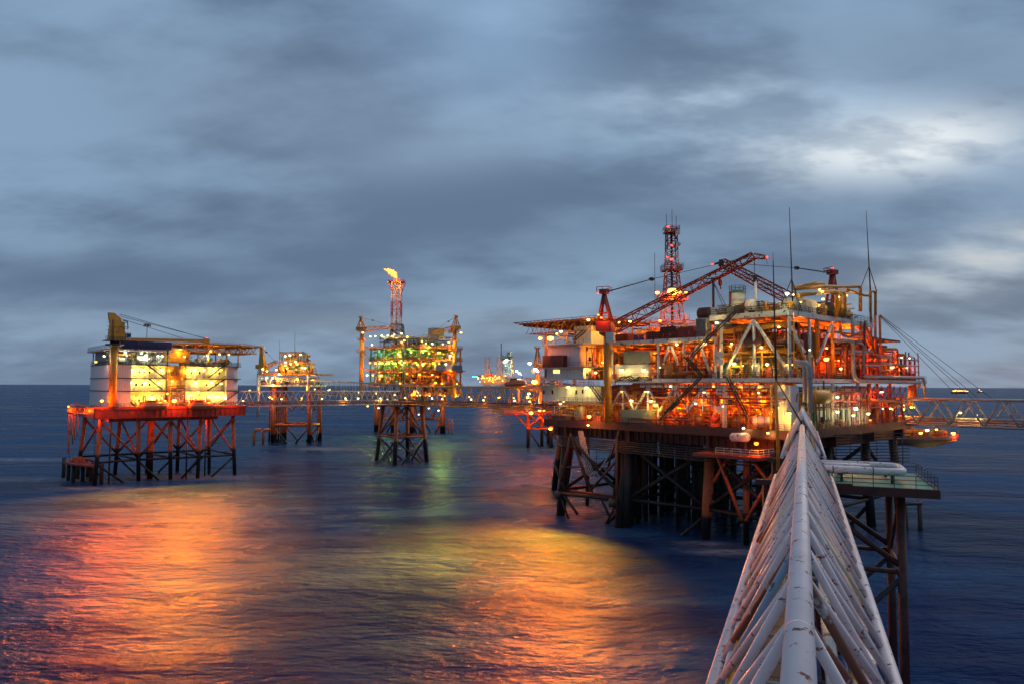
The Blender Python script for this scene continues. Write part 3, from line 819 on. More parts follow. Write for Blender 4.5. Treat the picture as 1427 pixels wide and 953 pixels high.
# ================================================================== BRIDGE SUPPORT JACKET
SB = [(549.7, 648), (596, 643), (568.5, 639), (523.5, 641.5)]
sbase = [G(*p) for p in SB]
sc_ = sum(sbase, V()) / 4
sj = thing('bridge_support_jacket', 'four-legged orange and black bridge support jacket standing where the long truss bridges meet', 'jacket', sc_)
sl_ = []
for p in sbase:
    tp = sc_ + (p - sc_) * 0.74; tp.z = 23.2
    q = V((p.x, p.y, -4)); sl_.append((q, tp))
    MB('jacket').tube(q, tp, 0.85, 12).build('leg', sj)
def a2(l, z): return l[0].lerp(l[1], (z - l[0].z) / (l[1].z - l[0].z))
for i in range(4):
    l, m_ = sl_[i], sl_[(i + 1) % 4]
    brace(sj, a2(l, 10.5), a2(m_, 10.5), 0.45, 'jacket', 'horizontal_brace')
    brace(sj, a2(l, 9.8), a2(m_, -3), 0.38, 'jacket'); brace(sj, a2(m_, 9.8), a2(l, -3), 0.38, 'jacket')
    if i % 2: brace(sj, a2(l, 11), a2(m_, 22.6), 0.36, 'jacket')
    else: brace(sj, a2(m_, 11), a2(l, 22.6), 0.36, 'jacket')
dk = MB('brown'); tops = [sc_ + (p - sc_) * 1.15 for p in sbase]
order = sorted(tops, key=lambda p: math.atan2(p.y - sc_.y, p.x - sc_.x))
dk.hexa([V((p.x, p.y, 22.7)) for p in order] + [V((p.x, p.y, 23.25)) for p in order])
dk.railing([V((p.x, p.y, 23.25)) for p in order + order[:1]], 1.1, 3, 1.6, 0.05)
dk.build('deck', sj)

# ================================================================== LONG BRIDGES
sx, sy = sc_.x, sc_.y
bA0 = P(334, 565, 250); bA0.z = 23.5
bA1 = V((sx - 1.5, sy - 4, 23.4))
lampsA = [(0.03, -1, 1.8, 'lamp_white', 0.45, 300), (0.25, -1, 2.4, 'lamp_white', 0.36, 0), (0.37, -1, 2.7, 'lamp_yellow', 0.32, 300), (0.50, -1, 2.4, 'lamp_white', 0.36, 0), (0.62, 1, 2.6, 'lamp_white', 0.36, 300), (0.74, -1, 2.4, 'lamp_white', 0.42, 0), (0.86, 1, 2.5, 'lamp_white', 0.32, 300), (0.17, 1, 2.6, 'lamp_yellow', 0.3, 0), (0.95, -1, 2.0, 'lamp_yellow', 0.32, 0)]
box_bridge('truss_bridge', 'long pale truss bridge from the yellow-lit living quarters to the support jacket', bA0, bA1, 4.0, 5.2, 14, 0.22, 0.13, 'white', lampsA, 'red', 2, None, 'red')
bC0 = V((sx + 1, sy - 3.5, 23.5)); bC1 = V((29, 224.5, 23.0))
lampsC = [(f, (-1) ** i, 3.6 if i % 3 else 2.6, 'lamp_yellow' if i % 3 == 2 else 'lamp_white', 0.27 + 0.1 * (i % 3 == 0), 250 if i % 3 == 0 else 0) for i, f in enumerate([0.04 + 0.037 * k for k in range(24)])]
box_bridge('truss_bridge', 'long tan truss bridge strung with lamps, running from the support jacket to the big platform', bC0, bC1, 4.5, 7.2, 18, 0.24, 0.14, 'yellow', lampsC, 'red', 3, None, 'red')
bB0 = P(440, 548, 384); bB1 = V((sx + 3, sy + 8, 24.2))
lampsB = [(0.04 + 0.085 * k, (-1) ** k, 2.4, 'lamp_white', 0.34, 250 if k % 3 == 0 else 0) for k in range(11)]
box_bridge('truss_bridge', 'farther grey truss bridge from the small wellhead platform, seen above the nearer one', bB0, bB1, 4.5, 6.9, 16, 0.24, 0.14, 'grey', lampsB, 'brown', 3, None, 'grey')
bE0 = V((sx + 4, sy + 9, 24.0)); bE1 = P(575, 548, 455); bE1.z = 25
box_bridge('truss_bridge', 'short dim truss bridge leading back to the flare tower platform', bE0, bE1, 4.5, 6.5, 14, 0.24, 0.14, 'grey', [(0.2 + 0.2 * k, 1, 3, 'lamp_white', 0.4, 0) for k in range(4)], 'brown', 2, None, 'grey')

# ================================================================== SMALL WELLHEAD PLATFORM
WB = [(380, 616.5), (431.5, 617), (409, 613), (361.5, 611)]
wb = [G(*p) for p in WB]; wc = sum(wb, V()) / 4
FW = Frame((wb[0].x, wb[0].y), (wb[1] - wb[0]))
wp = thing('wellhead_platform', 'small orange wellhead platform with two whip aerials, left of centre in the distance', 'platform', wc)
wl = []
aw = (wb[1] - wb[0]).length
crn = [FW.w(0, 0, 0), FW.w(aw, 0, 0), FW.w(aw, 16, 0), FW.w(0, 16, 0)]
for p in crn:
    q = V((p.x, p.y, -4)); tp = V((p.x, p.y, 31)) ; tp = tp.lerp(V((wc.x, wc.y, 31)), 0.04)
    wl.append((q, tp)); MB('jacket_low').tube(q, tp, 1.25, 12).build('leg', wp)
for i in range(4):
    l, m_ = wl[i], wl[(i + 1) % 4]
    brace(wp, a2(l, 9.5), a2(m_, 9.5), 0.75, 'orange', 'horizontal_brace')
    mid = a2(l, -3).lerp(a2(m_, -3), 0.5)
    brace(wp, a2(l, 9), mid, 0.42, 'jacket_low'); brace(wp, a2(m_, 9), mid, 0.42, 'jacket_low')
    brace(wp, a2(l, 30), a2(l, 17).lerp(a2(m_, 17), 0.5), 0.35, 'orange'); brace(wp, a2(m_, 30), a2(l, 17).lerp(a2(m_, 17), 0.5), 0.35, 'orange')
for k in range(7): MB('jacket_low').tube(FW.w(-4.5 + k * 0.9, 6 + k, -4), FW.w(-4.5 + k * 0.9, 6 + k, 30), 0.5, 8).build('conductor', wp)
lg = MB('dark')
for l in wl:
    for k in range(12):
        c = a2(l, 6 + 1.9 * k); lg.tube(c + FW.e1 * -2.4, c + FW.e1 * 2.4, 0.13, 4)
lg.build('ladder', wp)
for x in (-9.5, -4.5):
    mb = MB('orange'); mb.pipe([FW.w(x, -2, -4), FW.w(x, -2, 7), FW.w(x + 4, -2, 7)], 0.7, 8); mb.build('boat_fender', wp)
for z, mt in ((31, 'white'), (37, 'orange')):
    m_ = MB(mt); m_.fbox(FW, -7, aw + 2 + (4 if z > 35 else 0), -6, 20, z - 0.8, z); m_.m('red'); m_.railing([FW.w(-6.9, 19, z), FW.w(-6.9, -5.9, z), FW.w(aw + 1.9, -5.9, z)], 1.2, 3, 2, 0.07); m_.build('deck', wp)
tb = MB('white')
for a in range(-7, int(aw) - 3, 6): tb.tube(FW.w(a, -5, 31), FW.w(a + 3, -5, 36.2), 0.3, 6); tb.tube(FW.w(a + 3, -5, 36.2), FW.w(a + 6, -5, 31), 0.3, 6)
for a in (-6.4, aw + 0.5): tb.tube(FW.w(a, -5.2, 14 if a < 0 else 28), FW.w(a, -5.2, 36.5), 0.9, 10)
tb.build('deck_truss', wp)
cm = MB(); clutter(cm, FW, -6, aw + 1, -4, 16, 31, 36, 70, ['brown', 'yellow', 'white', 'green', 'grey', 'olive'], 0.35)
clutter(cm, FW, 1, aw - 1, -4, 14, 37, 43, 110, ['brown', 'yellow', 'yellow', 'olive', 'olive', 'green'], 0.4); clutter(cm, FW, 3, aw - 4, -3, 12, 42.8, 49, 90, ['olive', 'yellow', 'yellow', 'brown', 'green'], 0.36)
cm.build('process_equipment', wp, kind='stuff')
m_ = MB('orange'); m_.fbox(FW, 1.5, aw - 2, -4, 13, 42.3, 42.8); m_.fbox(FW, 4, aw - 4, -3, 11, 46.9, 47.3); m_.railing([FW.w(4, -3, 47.3), FW.w(aw - 4, -3, 47.3)], 1.2, 3, 1.5, 0.08); m_.railing([FW.w(1.5, -4, 42.8), FW.w(aw - 2, -4, 42.8)], 1.2, 3, 1.5, 0.08); m_.build('deck', wp)
m_ = MB('orange'); m_.pipe([FW.w(aw - 4, -4.5, 42.5), FW.w(aw + 2, -4.5, 42.5), FW.w(aw + 2, -4.5, 37)], 0.45, 8); m_.build('pipe', wp)
for px, py, kd in ((389, 521, 'lamp_white'), (366, 514, 'lamp_white'), (380, 526.5, 'lamp_white'), (385, 515, 'lamp_white'), (398, 509, 'lamp_yellow'), (405, 507, 'lamp_yellow'), (414, 507, 'lamp_yellow'), (400, 513, 'lamp_yellow'), (404, 495, 'lamp_cool'), (397.5, 496, 'lamp_cool'), (419, 494, 'lamp_cool'), (412, 504, 'lamp_white'), (421, 512, 'lamp_white'), (372, 517, 'lamp_yellow'), (387, 527, 'lamp_yellow'), (414, 527.5, 'lamp_yellow'), (398, 505, 'lamp_white'), (425, 512.5, 'lamp_white'), (380.5, 536, 'lamp_white'), (376, 553, 'lamp_yellow'), (372, 526, 'lamp_white')):
    lamp(wp, FW.hit(px, py, b=-6.4), kd, 0.55, 900 if rng.random() < 0.7 else 0, -FW.e2 + V((0, 0, -1)))
for a in (2, 12, aw): light(FW.w(a, 4, 40.6), 'lamp_yellow', 1100, wp); light(FW.w(a, 4, 46), 'lamp_yellow', 800, wp); light(FW.w(a, 3, 34), 'lamp_yellow', 1300, wp)
for a in (0, 10, 20): light(FW.w(a, -6, 28.5), 'amber', 2600, wp)
base = FW.hit(411, 496, b=2); tp = FW.hit(411, 461, b=2); whip('tall thin aerial on the crown of the distant wellhead platform', base, tp, 0, 'grey', 0.22, 'aerials of the small wellhead platform')
base = FW.hit(389.5, 516, b=-2); tp = FW.hit(389.5, 473, b=-2); base.z = 37; whip('shorter thin aerial standing by the small orange crane jib', base, tp, 0, 'grey', 0.22, 'aerials of the small wellhead platform')
def small_crane(label, base, head_z, mast_w, boom_tip, mat, cable=True, ped_mat=None, pyr=7.0, pedestal=1.0, solid=False):
    base = V(base); t = thing('pedestal_crane', label, 'crane', base)
    tp = V((base.x, base.y, head_z))
    MB(ped_mat or mat).tube(base, tp, pedestal, 14).build('pedestal', t)
    hm = MB(mat); hm.lathe(tp + V((0, 0, -0.2)), (0, 0, 1), [(pedestal, 0), (pedestal * 2.1, 0.6), (pedestal * 2.1, 1.0), (pedestal * 1.2, 1.1), (pedestal * 1.2, 1.8)], 14)
    dd = V(boom_tip) - tp; dd.z = 0; dd.normalize(); ss = V((-dd.y, dd.x, 0))
    hm.hexa([tp + dd * x + ss * y + V((0, 0, z)) for z in (1.0, 3.2) for x, y in ((-2.6 * pedestal, -1.4 * pedestal), (1.4 * pedestal, -1.4 * pedestal), (1.4 * pedestal, 1.4 * pedestal), (-2.6 * pedestal, 1.4 * pedestal))])
    hm.build('machine_house', t)
    cab = MB('white'); cab.hexa([tp + dd * x + ss * y + V((0, 0, z)) for z in (-1.6, 0.6) for x, y in ((0.6, -2.9 * pedestal), (2.4, -2.9 * pedestal), (2.4, -1.5 * pedestal), (0.6, -1.5 * pedestal))]); cab.build('cab', t)
    am = MB(mat); ap = tp + V((0, 0, 2.6 + pyr)) - dd * pedestal * 0.8
    if solid: am.hexa([tp + V((0, 0, 2.6)) + dd * x + ss * y for x, y in ((-1.8, -1.4), (1.6, -1.4), (1.6, 1.4), (-1.8, 1.4))] + [ap + dd * x + ss * y for x, y in ((-.7, -.5), (.7, -.5), (.7, .5), (-.7, .5))])
    else:
        for x, y in ((-2.2, -1), (-2.2, 1), (1.2, -1), (1.2, 1)):
            am.tube(tp + V((0, 0, 2.6)) + dd * x * pedestal + ss * y * pedestal, ap + ss * y * 0.4, 0.22 * mast_w, 6)
        for k in (0.35, 0.65):
            for y in (-1, 1):
                p = tp + V((0, 0, 2.6)) + ss * y * pedestal; am.tube((p - dd * 2.2 * pedestal).lerp(ap, k), (p + dd * 1.2 * pedestal).lerp(ap, k), 0.12 * mast_w, 5)
    am.hexa([ap + V((0, 0, z)) + dd * x + ss * y for z in (-0.3, 0.7) for x, y in ((-0.9, -0.9), (0.9, -0.9), (0.9, 0.9), (-0.9, 0.9))])
    am.railing([ap + dd * -1.4 + ss * -1.2, ap + dd * 1.4 + ss * -1.2, ap + dd * 1.4 + ss * 1.2], 1.2, 2, 1, 0.07)
    am.build('mast_frame', t)
    bt = V(boom_tip); foot = tp + dd * 1.4 * pedestal + V((0, 0, 1.6))
    bm = MB(mat); bm.lattice(foot, bt, 1.7 * mast_w, 1.0 * mast_w, max(6, int((bt - foot).length / 2.6)), 0.13 * mast_w, 0.07 * mast_w); bm.build('boom', t)
    if cable:
        blk = ap.lerp(bt, 0.34) + V((0, 0, 0.4))
        for y in (-0.4, 0.4): MB('rope').tube(ap + ss * y, blk + ss * y * 0.3, 0.07, 4).build('cable', t)
        hb_ = MB('dark'); hb_.ball(blk, 0.55, (1.3, 0.8, 0.8), 8, 5); hb_.build('pulley_block', t)
        MB('rope').tube(blk, bt, 0.06, 4).build('cable', t)
    return t, ap, bt, foot
cb0 = FW.hit(366, 521, b=-2); cb0.z = 37
small_crane('small yellow crane with a short jib on the distant wellhead platform', cb0, 38.5, 1.3, FW.hit(384, 504.5, b=-4), 'yellow', True, pyr=9.5, pedestal=1.3, solid=True)

# ================================================================== FLARE TOWER PLATFORM
FB = [(548, 603), (617, 604)]
f0, f1 = P(500, 560, 462), P(563, 560, 448)
f0.z = f1.z = 0
FF = Frame((f1.x, f1.y), (V((0.80, 0.60, 0))))       # corner towards the camera; e1 runs right and away
fpz = thing('production_platform', 'distant green-lit production platform with tiers of pipework under a burning flare', 'platform', FF.w(10, 14, 0))
ww_ = FF.w
AX = 42.0; BX = 46.0
for i, (px, py) in enumerate(((524.5, 601.5), (548, 602), (574, 604.5), (616.8, 603.5), (590, 601))):
    b0 = G(px, py); MB('jacket_low').tube((b0.x, b0.y, -4), (b0.x, b0.y, 27), 1.7, 12).build('leg', fpz)
g4 = [G(524.5, 601.5), G(548, 602), G(574, 604.5), G(590, 601), G(616.8, 603.5)]
for a, b0 in zip(g4, g4[1:]):
    brace(fpz, V((a.x, a.y, 9)), V((b0.x, b0.y, 9)), 0.9, 'orange', 'horizontal_brace')
    m_ = a.lerp(b0, 0.5)
    for q in (a, b0): brace(fpz, V((q.x, q.y, 8.5)), V((m_.x, m_.y, -3)), 0.5, 'jacket_low'); brace(fpz, V((q.x, q.y, 26)), V((m_.x, m_.y, 10)), 0.45, 'orange')
q = G(628, 603); mb = MB('boat_orange')
for k in range(5): mb.tube((q.x - 8 + k * 2.2, q.y, -3), (q.x - 8 + k * 2.2, q.y, 9), 0.4, 6)
for z in (3, 6, 9): mb.tube((q.x - 9, q.y, z), (q.x + 2, q.y, z), 0.35, 6)
mb.build('boat_landing', fpz)
ZF = [25.5, 31, 40.2, 47.5, 55.2]
for i, z in enumerate(ZF):
    m_ = MB('orange'); m_.fbox(FF, -2, AX, -2, BX, z - 0.9, z)
    m_.railing([ww_(-1.9, BX, z), ww_(-1.9, -1.9, z), ww_(AX, -1.9, z)], 1.3, 3, 2.2, 0.09)
    m_.build('deck', fpz)
for a in (-1.5, 10, 21, 32, 40.5):
    for b0 in (-1.5, 11, 23, 34, 44.5):
        if a in (-1.5, 40.5) or b0 in (-1.5, 44.5): MB('orange' if a > 0 else 'green').tube(ww_(a, b0, 25), ww_(a, b0, 55), 0.6, 8).build('column', fpz)
for k, (z0, z1) in enumerate(((31, 40), (40.2, 47), (47.5, 55))):
    brace(fpz, ww_(10, -1.6, z0), ww_(21, -1.6, z1), 0.3, 'orange'); brace(fpz, ww_(-1.6, 11, z0), ww_(-1.6, 23, z1), 0.3, 'green')
    cm = MB()
    pal = [['brown', 'orange', 'yellow', 'red', 'green', 'grey', 'olive'], ['orange', 'yellow', 'green', 'green', 'olive', 'grey'], ['green', 'yellow', 'olive', 'green', 'orange', 'grey']][k]
    clutter(cm, FF, -1, AX - 1, -1, 12, z0, z1, 110, pal, 0.5); clutter(cm, FF, -1, 12, 12, BX - 1, z0, z1, 150, pal, 0.5)
    MB('olive').fbox(FF, 13, AX - 3, 13, BX - 2, z0 + 0.02, z1 - 0.4).build('equipment_room', fpz)
    cm.build('process_equipment', fpz, kind='stuff')
cm = MB(); clutter(cm, FF, -1, AX - 1, -1, BX - 1, 55.2, 63, 190, ['olive', 'grey', 'white', 'green', 'dark'], 0.5, True); clutter(cm, FF, -1, AX - 1, -1, 10, 25.5, 31, 80, ['orange', 'grey', 'brown'], 0.5)
cm.build('roof_equipment', fpz, kind='stuff')
rm = MB('grey'); rm.fbox(FF, -1, 26, 1, 14, 60.5, 61); rm.fbox(FF, -1, 8, 14, 34, 61, 61.5); rm.railing([ww_(-1, 34, 61.5), ww_(-1, 1, 61), ww_(26, 1, 61)], 1.2, 3, 2.5, 0.1); rm.build('upper_deck', fpz)
MB('olive').fbox(FF, 22, 30, 2, 9, 61.1, 68).build('exhaust_housing', fpz)
MB('orange').beam(ww_(12, -2.4, 31.5), ww_(24, -2.4, 40), 2.5, 0.6).build('stair', fpz)
m_ = MB('orange'); m_.beam(ww_(30, -2.2, 39), ww_(41, -2.2, 31), 2.4, 0.7); m_.build('stair', fpz)
for i, (a, lb, mt) in enumerate(((20, 'pale grey container at the corner side of the flare platform middle deck', 'grey'), (27.5, 'small white container between two others on the flare platform middle deck', 'white'), (33, 'slate blue container by the right crane column of the flare platform', 'steel_blue'))):
    container(lb, FF, a, a + (6.5 if i != 1 else 4), -5.0, -2.3, 40.6, 44.0, mt, 'containers on the flare platform')
m_ = MB('orange'); m_.fbox(FF, 18, 42, -5.2, -2.02, 40.0, 40.55); m_.build('cantilever_deck', fpz)
kinds = {'w': 'lamp_white', 'y': 'lamp_yellow', 'c': 'lamp_cool', 's': 'lamp_sodium'}
FLP = [(516, 469, 'c'), (523, 468.5, 'c'), (532, 468, 'c'), (540.5, 467.5, 'c'), (547, 468.5, 'y'), (559.5, 465, 'c'), (567.5, 469.5, 'y'), (563.5, 474.5, 'y'), (560, 477, 'y'), (588, 475.5, 'y'), (593.5, 478.5, 'w'), (602.5, 479, 'c'), (598, 483.5, 'y'), (617, 479.5, 'w'), (625.5, 477, 'y'), (549.5, 466.5, 'w'),
       (523.5, 506, 'y'), (529, 506, 'y'), (532.5, 506, 'y'), (538.5, 506, 'y'), (541.5, 506, 'y'), (547.5, 506, 'y'), (551, 506, 'y'), (556.5, 504.5, 'y'), (563.5, 505, 'y'), (579.5, 505, 'y'), (582, 508, 'w'), (589, 508, 'w'), (604, 505.5, 'y'), (612, 506.5, 'y'), (621.5, 507, 'c'), (515.5, 505.5, 'y'),
       (511.5, 522.5, 'c'), (519.5, 522.5, 'y'), (531, 523, 'y'), (567, 520.5, 'y'), (584.5, 521.5, 'y'), (602.5, 522, 'w'), (519.5, 533.5, 'y'), (557.5, 534, 'y'), (555, 493, 'w'), (573, 490.5, 'w'), (613, 491.5, 'y'), (598, 492, 'y'), (627.5, 495.5, 'c'), (518.5, 480.5, 'c'), (512.5, 565.5, 'y'), (597.5, 568.5, 'w'), (611, 571.5, 'w'), (583.5, 577, 'w'), (527.5, 568, 'w'), (616, 534, 's'), (607, 533, 'y'), (636.5, 534.5, 'y')]
for i, (px, py, kd) in enumerate(FLP):
    if px < 561: p = FF.hit(px, py, a=-2.6)
    else: p = FF.hit(px, py, b=-2.6)
    lamp(fpz, p, kinds[kd], 0.6 if kd != 'w' else 0.52, 1100 if i % 2 == 0 else 0, V((0, -1, -0.6)))
for a, b0 in ((2, 8), (2, 20), (3, 30), (3, 41)): light(ww_(a, b0, 44.5), 'green', 3800, fpz); light(ww_(a, b0, 51.8), 'green', 3600, fpz); light(ww_(a, b0, 36), 'lamp_yellow', 2600, fpz)
for a in (6, 16, 26, 37): light(ww_(a, 3, 37), 'amber', 2400, fpz); light(ww_(a, 3, 44.6), 'lamp_yellow', 2000, fpz); light(ww_(a, 3, 52), 'green', 2200, fpz); light(ww_(a, -3, 24), 'lamp_yellow', 1500, fpz)
light(ww_(-3, 16, 27), 'green', 26000 * 2, fpz, 0.6, V((-0.2, -0.78, -0.50)), 92); light(ww_(5, -3, 27), 'amber', 240000, fpz, 0.6, V((0.05, -0.78, -0.50)), 92)
light(ww_(25, -3, 27), 'green', 2000 * 20, fpz, 0.6, V((0.1, -0.78, -0.50)), 92)
cl_ = P(503, 560, 462); cr_ = P(633, 560, 468)
for nm, c0, htop, tipx, tipy, lb in (('l', cl_, (537.6 - 464) * .462 + 31, 552, 455.5, 'orange crane column with lattice boom on the left flank of the flare platform'), ('r', cr_, (537 - 461) * .468 + 31, 603, 463.5, 'orange crane column with lattice boom on the right flank of the flare platform')):
    c0 = V((c0.x, c0.y, 22)); small_crane(lb, c0, htop, 1.5, P(tipx, tipy, 455), 'yellow', True, pyr=6.5, pedestal=1.35)
    s_ = 1 if nm == 'l' else -1
    m_ = MB('orange')
    for z in (31, 41, 55): m_.beam(c0 + V((0, 0, z - 22)), c0 + V((s_ * 9, 2, z - 22)), 0.9, 0.9)
    m_.beam(c0 + V((0, 0, 31)), c0 + V((s_ * 9, 2, 20)), 0.6, 0.6); m_.fbox
    for z in (52, 60, 66): m_.railing([c0 + V((-2.6, -2.6, z - 22)), c0 + V((2.6, -2.6, z - 22))], 1.3, 2, 1.3, 0.12); m_.hexa([c0 + V((x * 2.7, y * 2.7, z - 22.3 + q)) for q in (0, 0.25) for x, y in ((-1, -1), (1, -1), (1, 1), (-1, 1))])
    m_.build('crane_outrigger', fpz)
    light(c0 + V((s_ * 3, -6, 36)), 'lamp_yellow', 2200, fpz); light(c0 + V((s_ * 2, -6, 18)), 'amber', 2400, fpz)
    lamp(fpz, P(505.5 if nm == 'l' else 642.5, 463.5, 458), 'lamp_yellow', 0.75, 0)
# flare tower
ft = thing('flare_tower', 'red and white lattice flare tower rising from the green-lit production platform', 'tower', P(552, 460, 470))
b0 = P(552, 463, 472); tp = P(553, 394, 472); b0.x = tp.x = (b0.x + tp.x) / 2; b0.y = tp.y
zs = [b0.z - 8, b0.z + 10, b0.z + 20, tp.z]
for i in range(3): MB(['white', 'red', 'white'][i]).lattice((b0.x, b0.y, zs[i]), (b0.x, b0.y, zs[i + 1]), 6.2 - i * 0.1, 6.1 - i * 0.1, [5, 2, 3][i], 0.28 if i != 1 else 0.34, 0.16).build('lattice_section', ft)
for dx, dy in ((0, 0), (0.9, 0.6)): MB('grey').tube((b0.x + dx, b0.y + dy, zs[0]), (b0.x + dx, b0.y + dy, tp.z + 3), 0.45 if dx == 0 else 0.2, 8).build('flare_pipe', ft)
m_ = MB('red'); m_.lathe((tp.x, tp.y, tp.z), (0, 0, 1), [(5.6, 0), (5.7, 0.35), (0.3, 0.4)], 16); m_.railing([V((tp.x + 5.5 * math.cos(k * math.pi / 8), tp.y + 5.5 * math.sin(k * math.pi / 8), tp.z + 0.4)) for k in range(17)], 1.1, 2, 3, 0.1)
for k in range(4): m_.tube((tp.x + 3 * (-1) ** k, tp.y + (3 if k > 1 else -3), tp.z - 6), (tp.x + 5.2 * (-1) ** k, tp.y + (4 if k > 1 else -4), tp.z), 0.25, 6)
m_.build('flare_platform', ft)
m_ = MB('dark'); m_.lattice((b0.x + 1, b0.y - 1, b0.z - 3), (b0.x + 1, b0.y - 1, b0.z + 5), 8, 7, 2, 0.3, 0.2); m_.build('base_frame', ft)
# flame
fm_ = bpy.data.materials.new('flame'); fm_.use_nodes = True; t = NT(fm_.node_tree); bs = fm_.node_tree.nodes['Principled BSDF']
gg = t.n('ShaderNodeNewGeometry'); nz = t.noise(gg.outputs['Position'], 0.35, 3)
lw = t.n('ShaderNodeLayerWeight'); lw.inputs[0].default_value = 0.35
cc = t.mix(t.math('ADD', lw.outputs[1], t.math('MULTIPLY', nz, 0.15)), (1, 0.30, 0.12, 1), (1, 0.11, 0.022, 1))
t.set(bs, 'Emission Color', cc); bs.inputs['Emission Strength'].default_value = 1.5; bs.inputs['Base Color'].default_value = (1, .4, .1, 1)
MATS['flame'] = fm_
fmb = MB('flame'); pts = [P(552.5, 389, 472), P(551.5, 385.5, 472), P(548.5, 382, 472), P(544.5, 379.5, 472), P(540, 377, 472), P(534.5, 375, 472)]
rad = [0.5, 1.5, 2.3, 1.9, 1.2, 0.1]
prev = None
for i in range(21):
    f = i / 20 * 5; k = min(4, int(f)); q = pts[k].lerp(pts[k + 1], f - k); rr = rad[k] + (rad[k + 1] - rad[k]) * (f - k); rr *= 1 + 0.18 * math.sin(i * 2.1)
    d2 = (pts[min(5, k + 1)] - pts[k]).normalized(); x, y = fmb._basis(d2)
    cur = fmb.ring(q + y * (0.25 * math.sin(i * 1.3)), x, y, max(rr, 0.05), 10)
    if prev is not None: fmb.join(prev, cur, 10)
    prev = cur
fo = fmb.build('gas_flame'); fo['label'] = 'orange gas flame blown sideways at the top of the flare tower'; fo['category'] = 'flame'
light(P(545, 377, 466), 'amber', 40000, ft, 1.5); light(P(553, 396, 465), 'amber', 7000, ft, 1.0); light(P(553, 425, 463), 'amber', 2500, ft, 1.0)  # flame light, then two added lights that warm the tower

# ================================================================== FAR UTILITY PLATFORM behind the long bridge
FU = Frame((P(702, 575, 350).x, 350), (0.98, 0.2))
up_ = thing('utility_platform', 'far red-lit utility platform half hidden behind the end of the tan bridge', 'platform', FU.w(14, 10, 0))
ub = FU.w
for px, py in ((736, 623), (755, 621), (768, 624), (764, 617)):
    b0 = G(px, py); MB('jacket').tube((b0.x, b0.y, -4), (b0.x, b0.y, 17.5), 0.9, 10).build('leg', up_)
    brace(up_, V((b0.x, b0.y, 9)), V((b0.x + 8, b0.y + 3, -3)), 0.45, 'jacket'); brace(up_, V((b0.x, b0.y, 10)), V((b0.x - 7, b0.y, 17)), 0.5, 'orange'); brace(up_, V((b0.x, b0.y, 10)), V((b0.x + 8, b0.y, 17)), 0.5, 'orange')
a0 = G(736, 623); brace(up_, V((a0.x, a0.y, 9.5)), V((a0.x + 40, a0.y + 3, 9.5)), 0.5, 'orange', 'horizontal_brace')
m_ = MB('red'); m_.fbox(FU, 0, 46, 0, 34, 17, 18.2); m_.railing([ub(0, 30, 18.2), ub(0, 0, 18.2), ub(46, 0, 18.2)], 1.3, 3, 2, 0.1); m_.build('deck', up_)
m_ = MB('orange'); m_.fbox(FU, 8, 44, 6, 30, 29.3, 30.2); m_.build('deck', up_)
for a in (9, 20, 32, 43): MB('orange').tube(ub(a, 7, 18), ub(a, 7, 29.4), 0.6, 8).build('column', up_)
cm = MB(); clutter(cm, FU, 8, 44, 4, 28, 18.2, 29, 90, ['orange', 'yellow', 'red', 'grey'], 0.5); clutter(cm, FU, 12, 44, 8, 28, 30.2, 36, 60, ['orange', 'red', 'grey', 'steel_blue'], 0.5); cm.build('process_equipment', up_, kind='stuff')
for px, py, kd, r in ((703, 504, 'c', 0.75), (706, 501.5, 'c', 0.7), (738, 506, 'c', 0.9), (746, 514, 'c', 0.8), (749, 517, 'c', 0.75), (720, 517, 'c', 0.6), (724, 520, 'c', 0.6), (745, 532, 's', 1.4), (767, 597, 's', 0.9), (740, 575, 's', 1.0), (752, 571, 'y', 0.8), (737, 548, 'w', 0.7), (735, 553, 'w', 0.7), (758, 571, 's', 0.6)):
    lamp(up_, P(px, py, 345), kinds[kd], r, 2600, V((0, -1, -0.4)))
for a in (6, 18, 30, 42): light(ub(a, 2, 15.5), 'lamp_sodium', 5000, up_); light(ub(a, 3, 24), 'amber', 5000, up_); light(ub(a, 3, 33), 'amber', 2600, up_)
light(P(757, 580, 345), 'lamp_sodium', 8000, up_, 0.8, V((0, -0.7, -0.7)), 96); light(P(745, 560, 345), 'lamp_sodium', 4000, up_, 0.8, V((0, -0.7, -0.7)), 96)
lifeboat('large orange lifeboat hanging above the tan bridge near the small orange crane', P(718, 534, 338), (0.97, 0.1, 0.06), 11, 4.2, 4.2, None, V((0, 4, 0)))
small_crane('small orange crane standing over the lifeboat at the bridge end', ub(19, 8, 30.2), 39, 1.6, P(757, 510, 352), 'orange', False, pyr=8, pedestal=1.3)
m_ = thing('radar_mast', 'short dark blue mast with white drum, left of the lamps over the lifeboat', 'mast', P(708, 525, 349))
mm = MB('steel_blue'); q0 = P(707, 527, 349); mm.lattice(q0, q0 + V((0, 0, 9)), 4.0, 3.4, 4, 0.22, 0.14); mm.build('tower', m_)
mm = MB('dark'); q1 = q0 + V((0, 0, 9)); mm.hexa([q1 + V((x * 3.6, y * 2.6, z)) for z in (0, 0.5) for x, y in ((-1, -1), (1, -1), (1, 1), (-1, 1))]); mm.railing([q1 + V((-3.5, -2.5, 0.5)), q1 + V((3.5, -2.5, 0.5))], 1.3, 3, 1.4, 0.1); mm.build('platform', m_)
MB('white').lathe(q1 + V((1, 0, 0.5)), (0, 0, 1), [(1.3, 0), (1.4, 0.2), (1.4, 2.8), (0.8, 3.4), (0.1, 3.6)], 12).build('drum', m_)
MB('dark').tube(q1 + V((-3, 0, 0.5)), q1 + V((-3, 0, 8)), 0.22, 5).build('pole', m_)

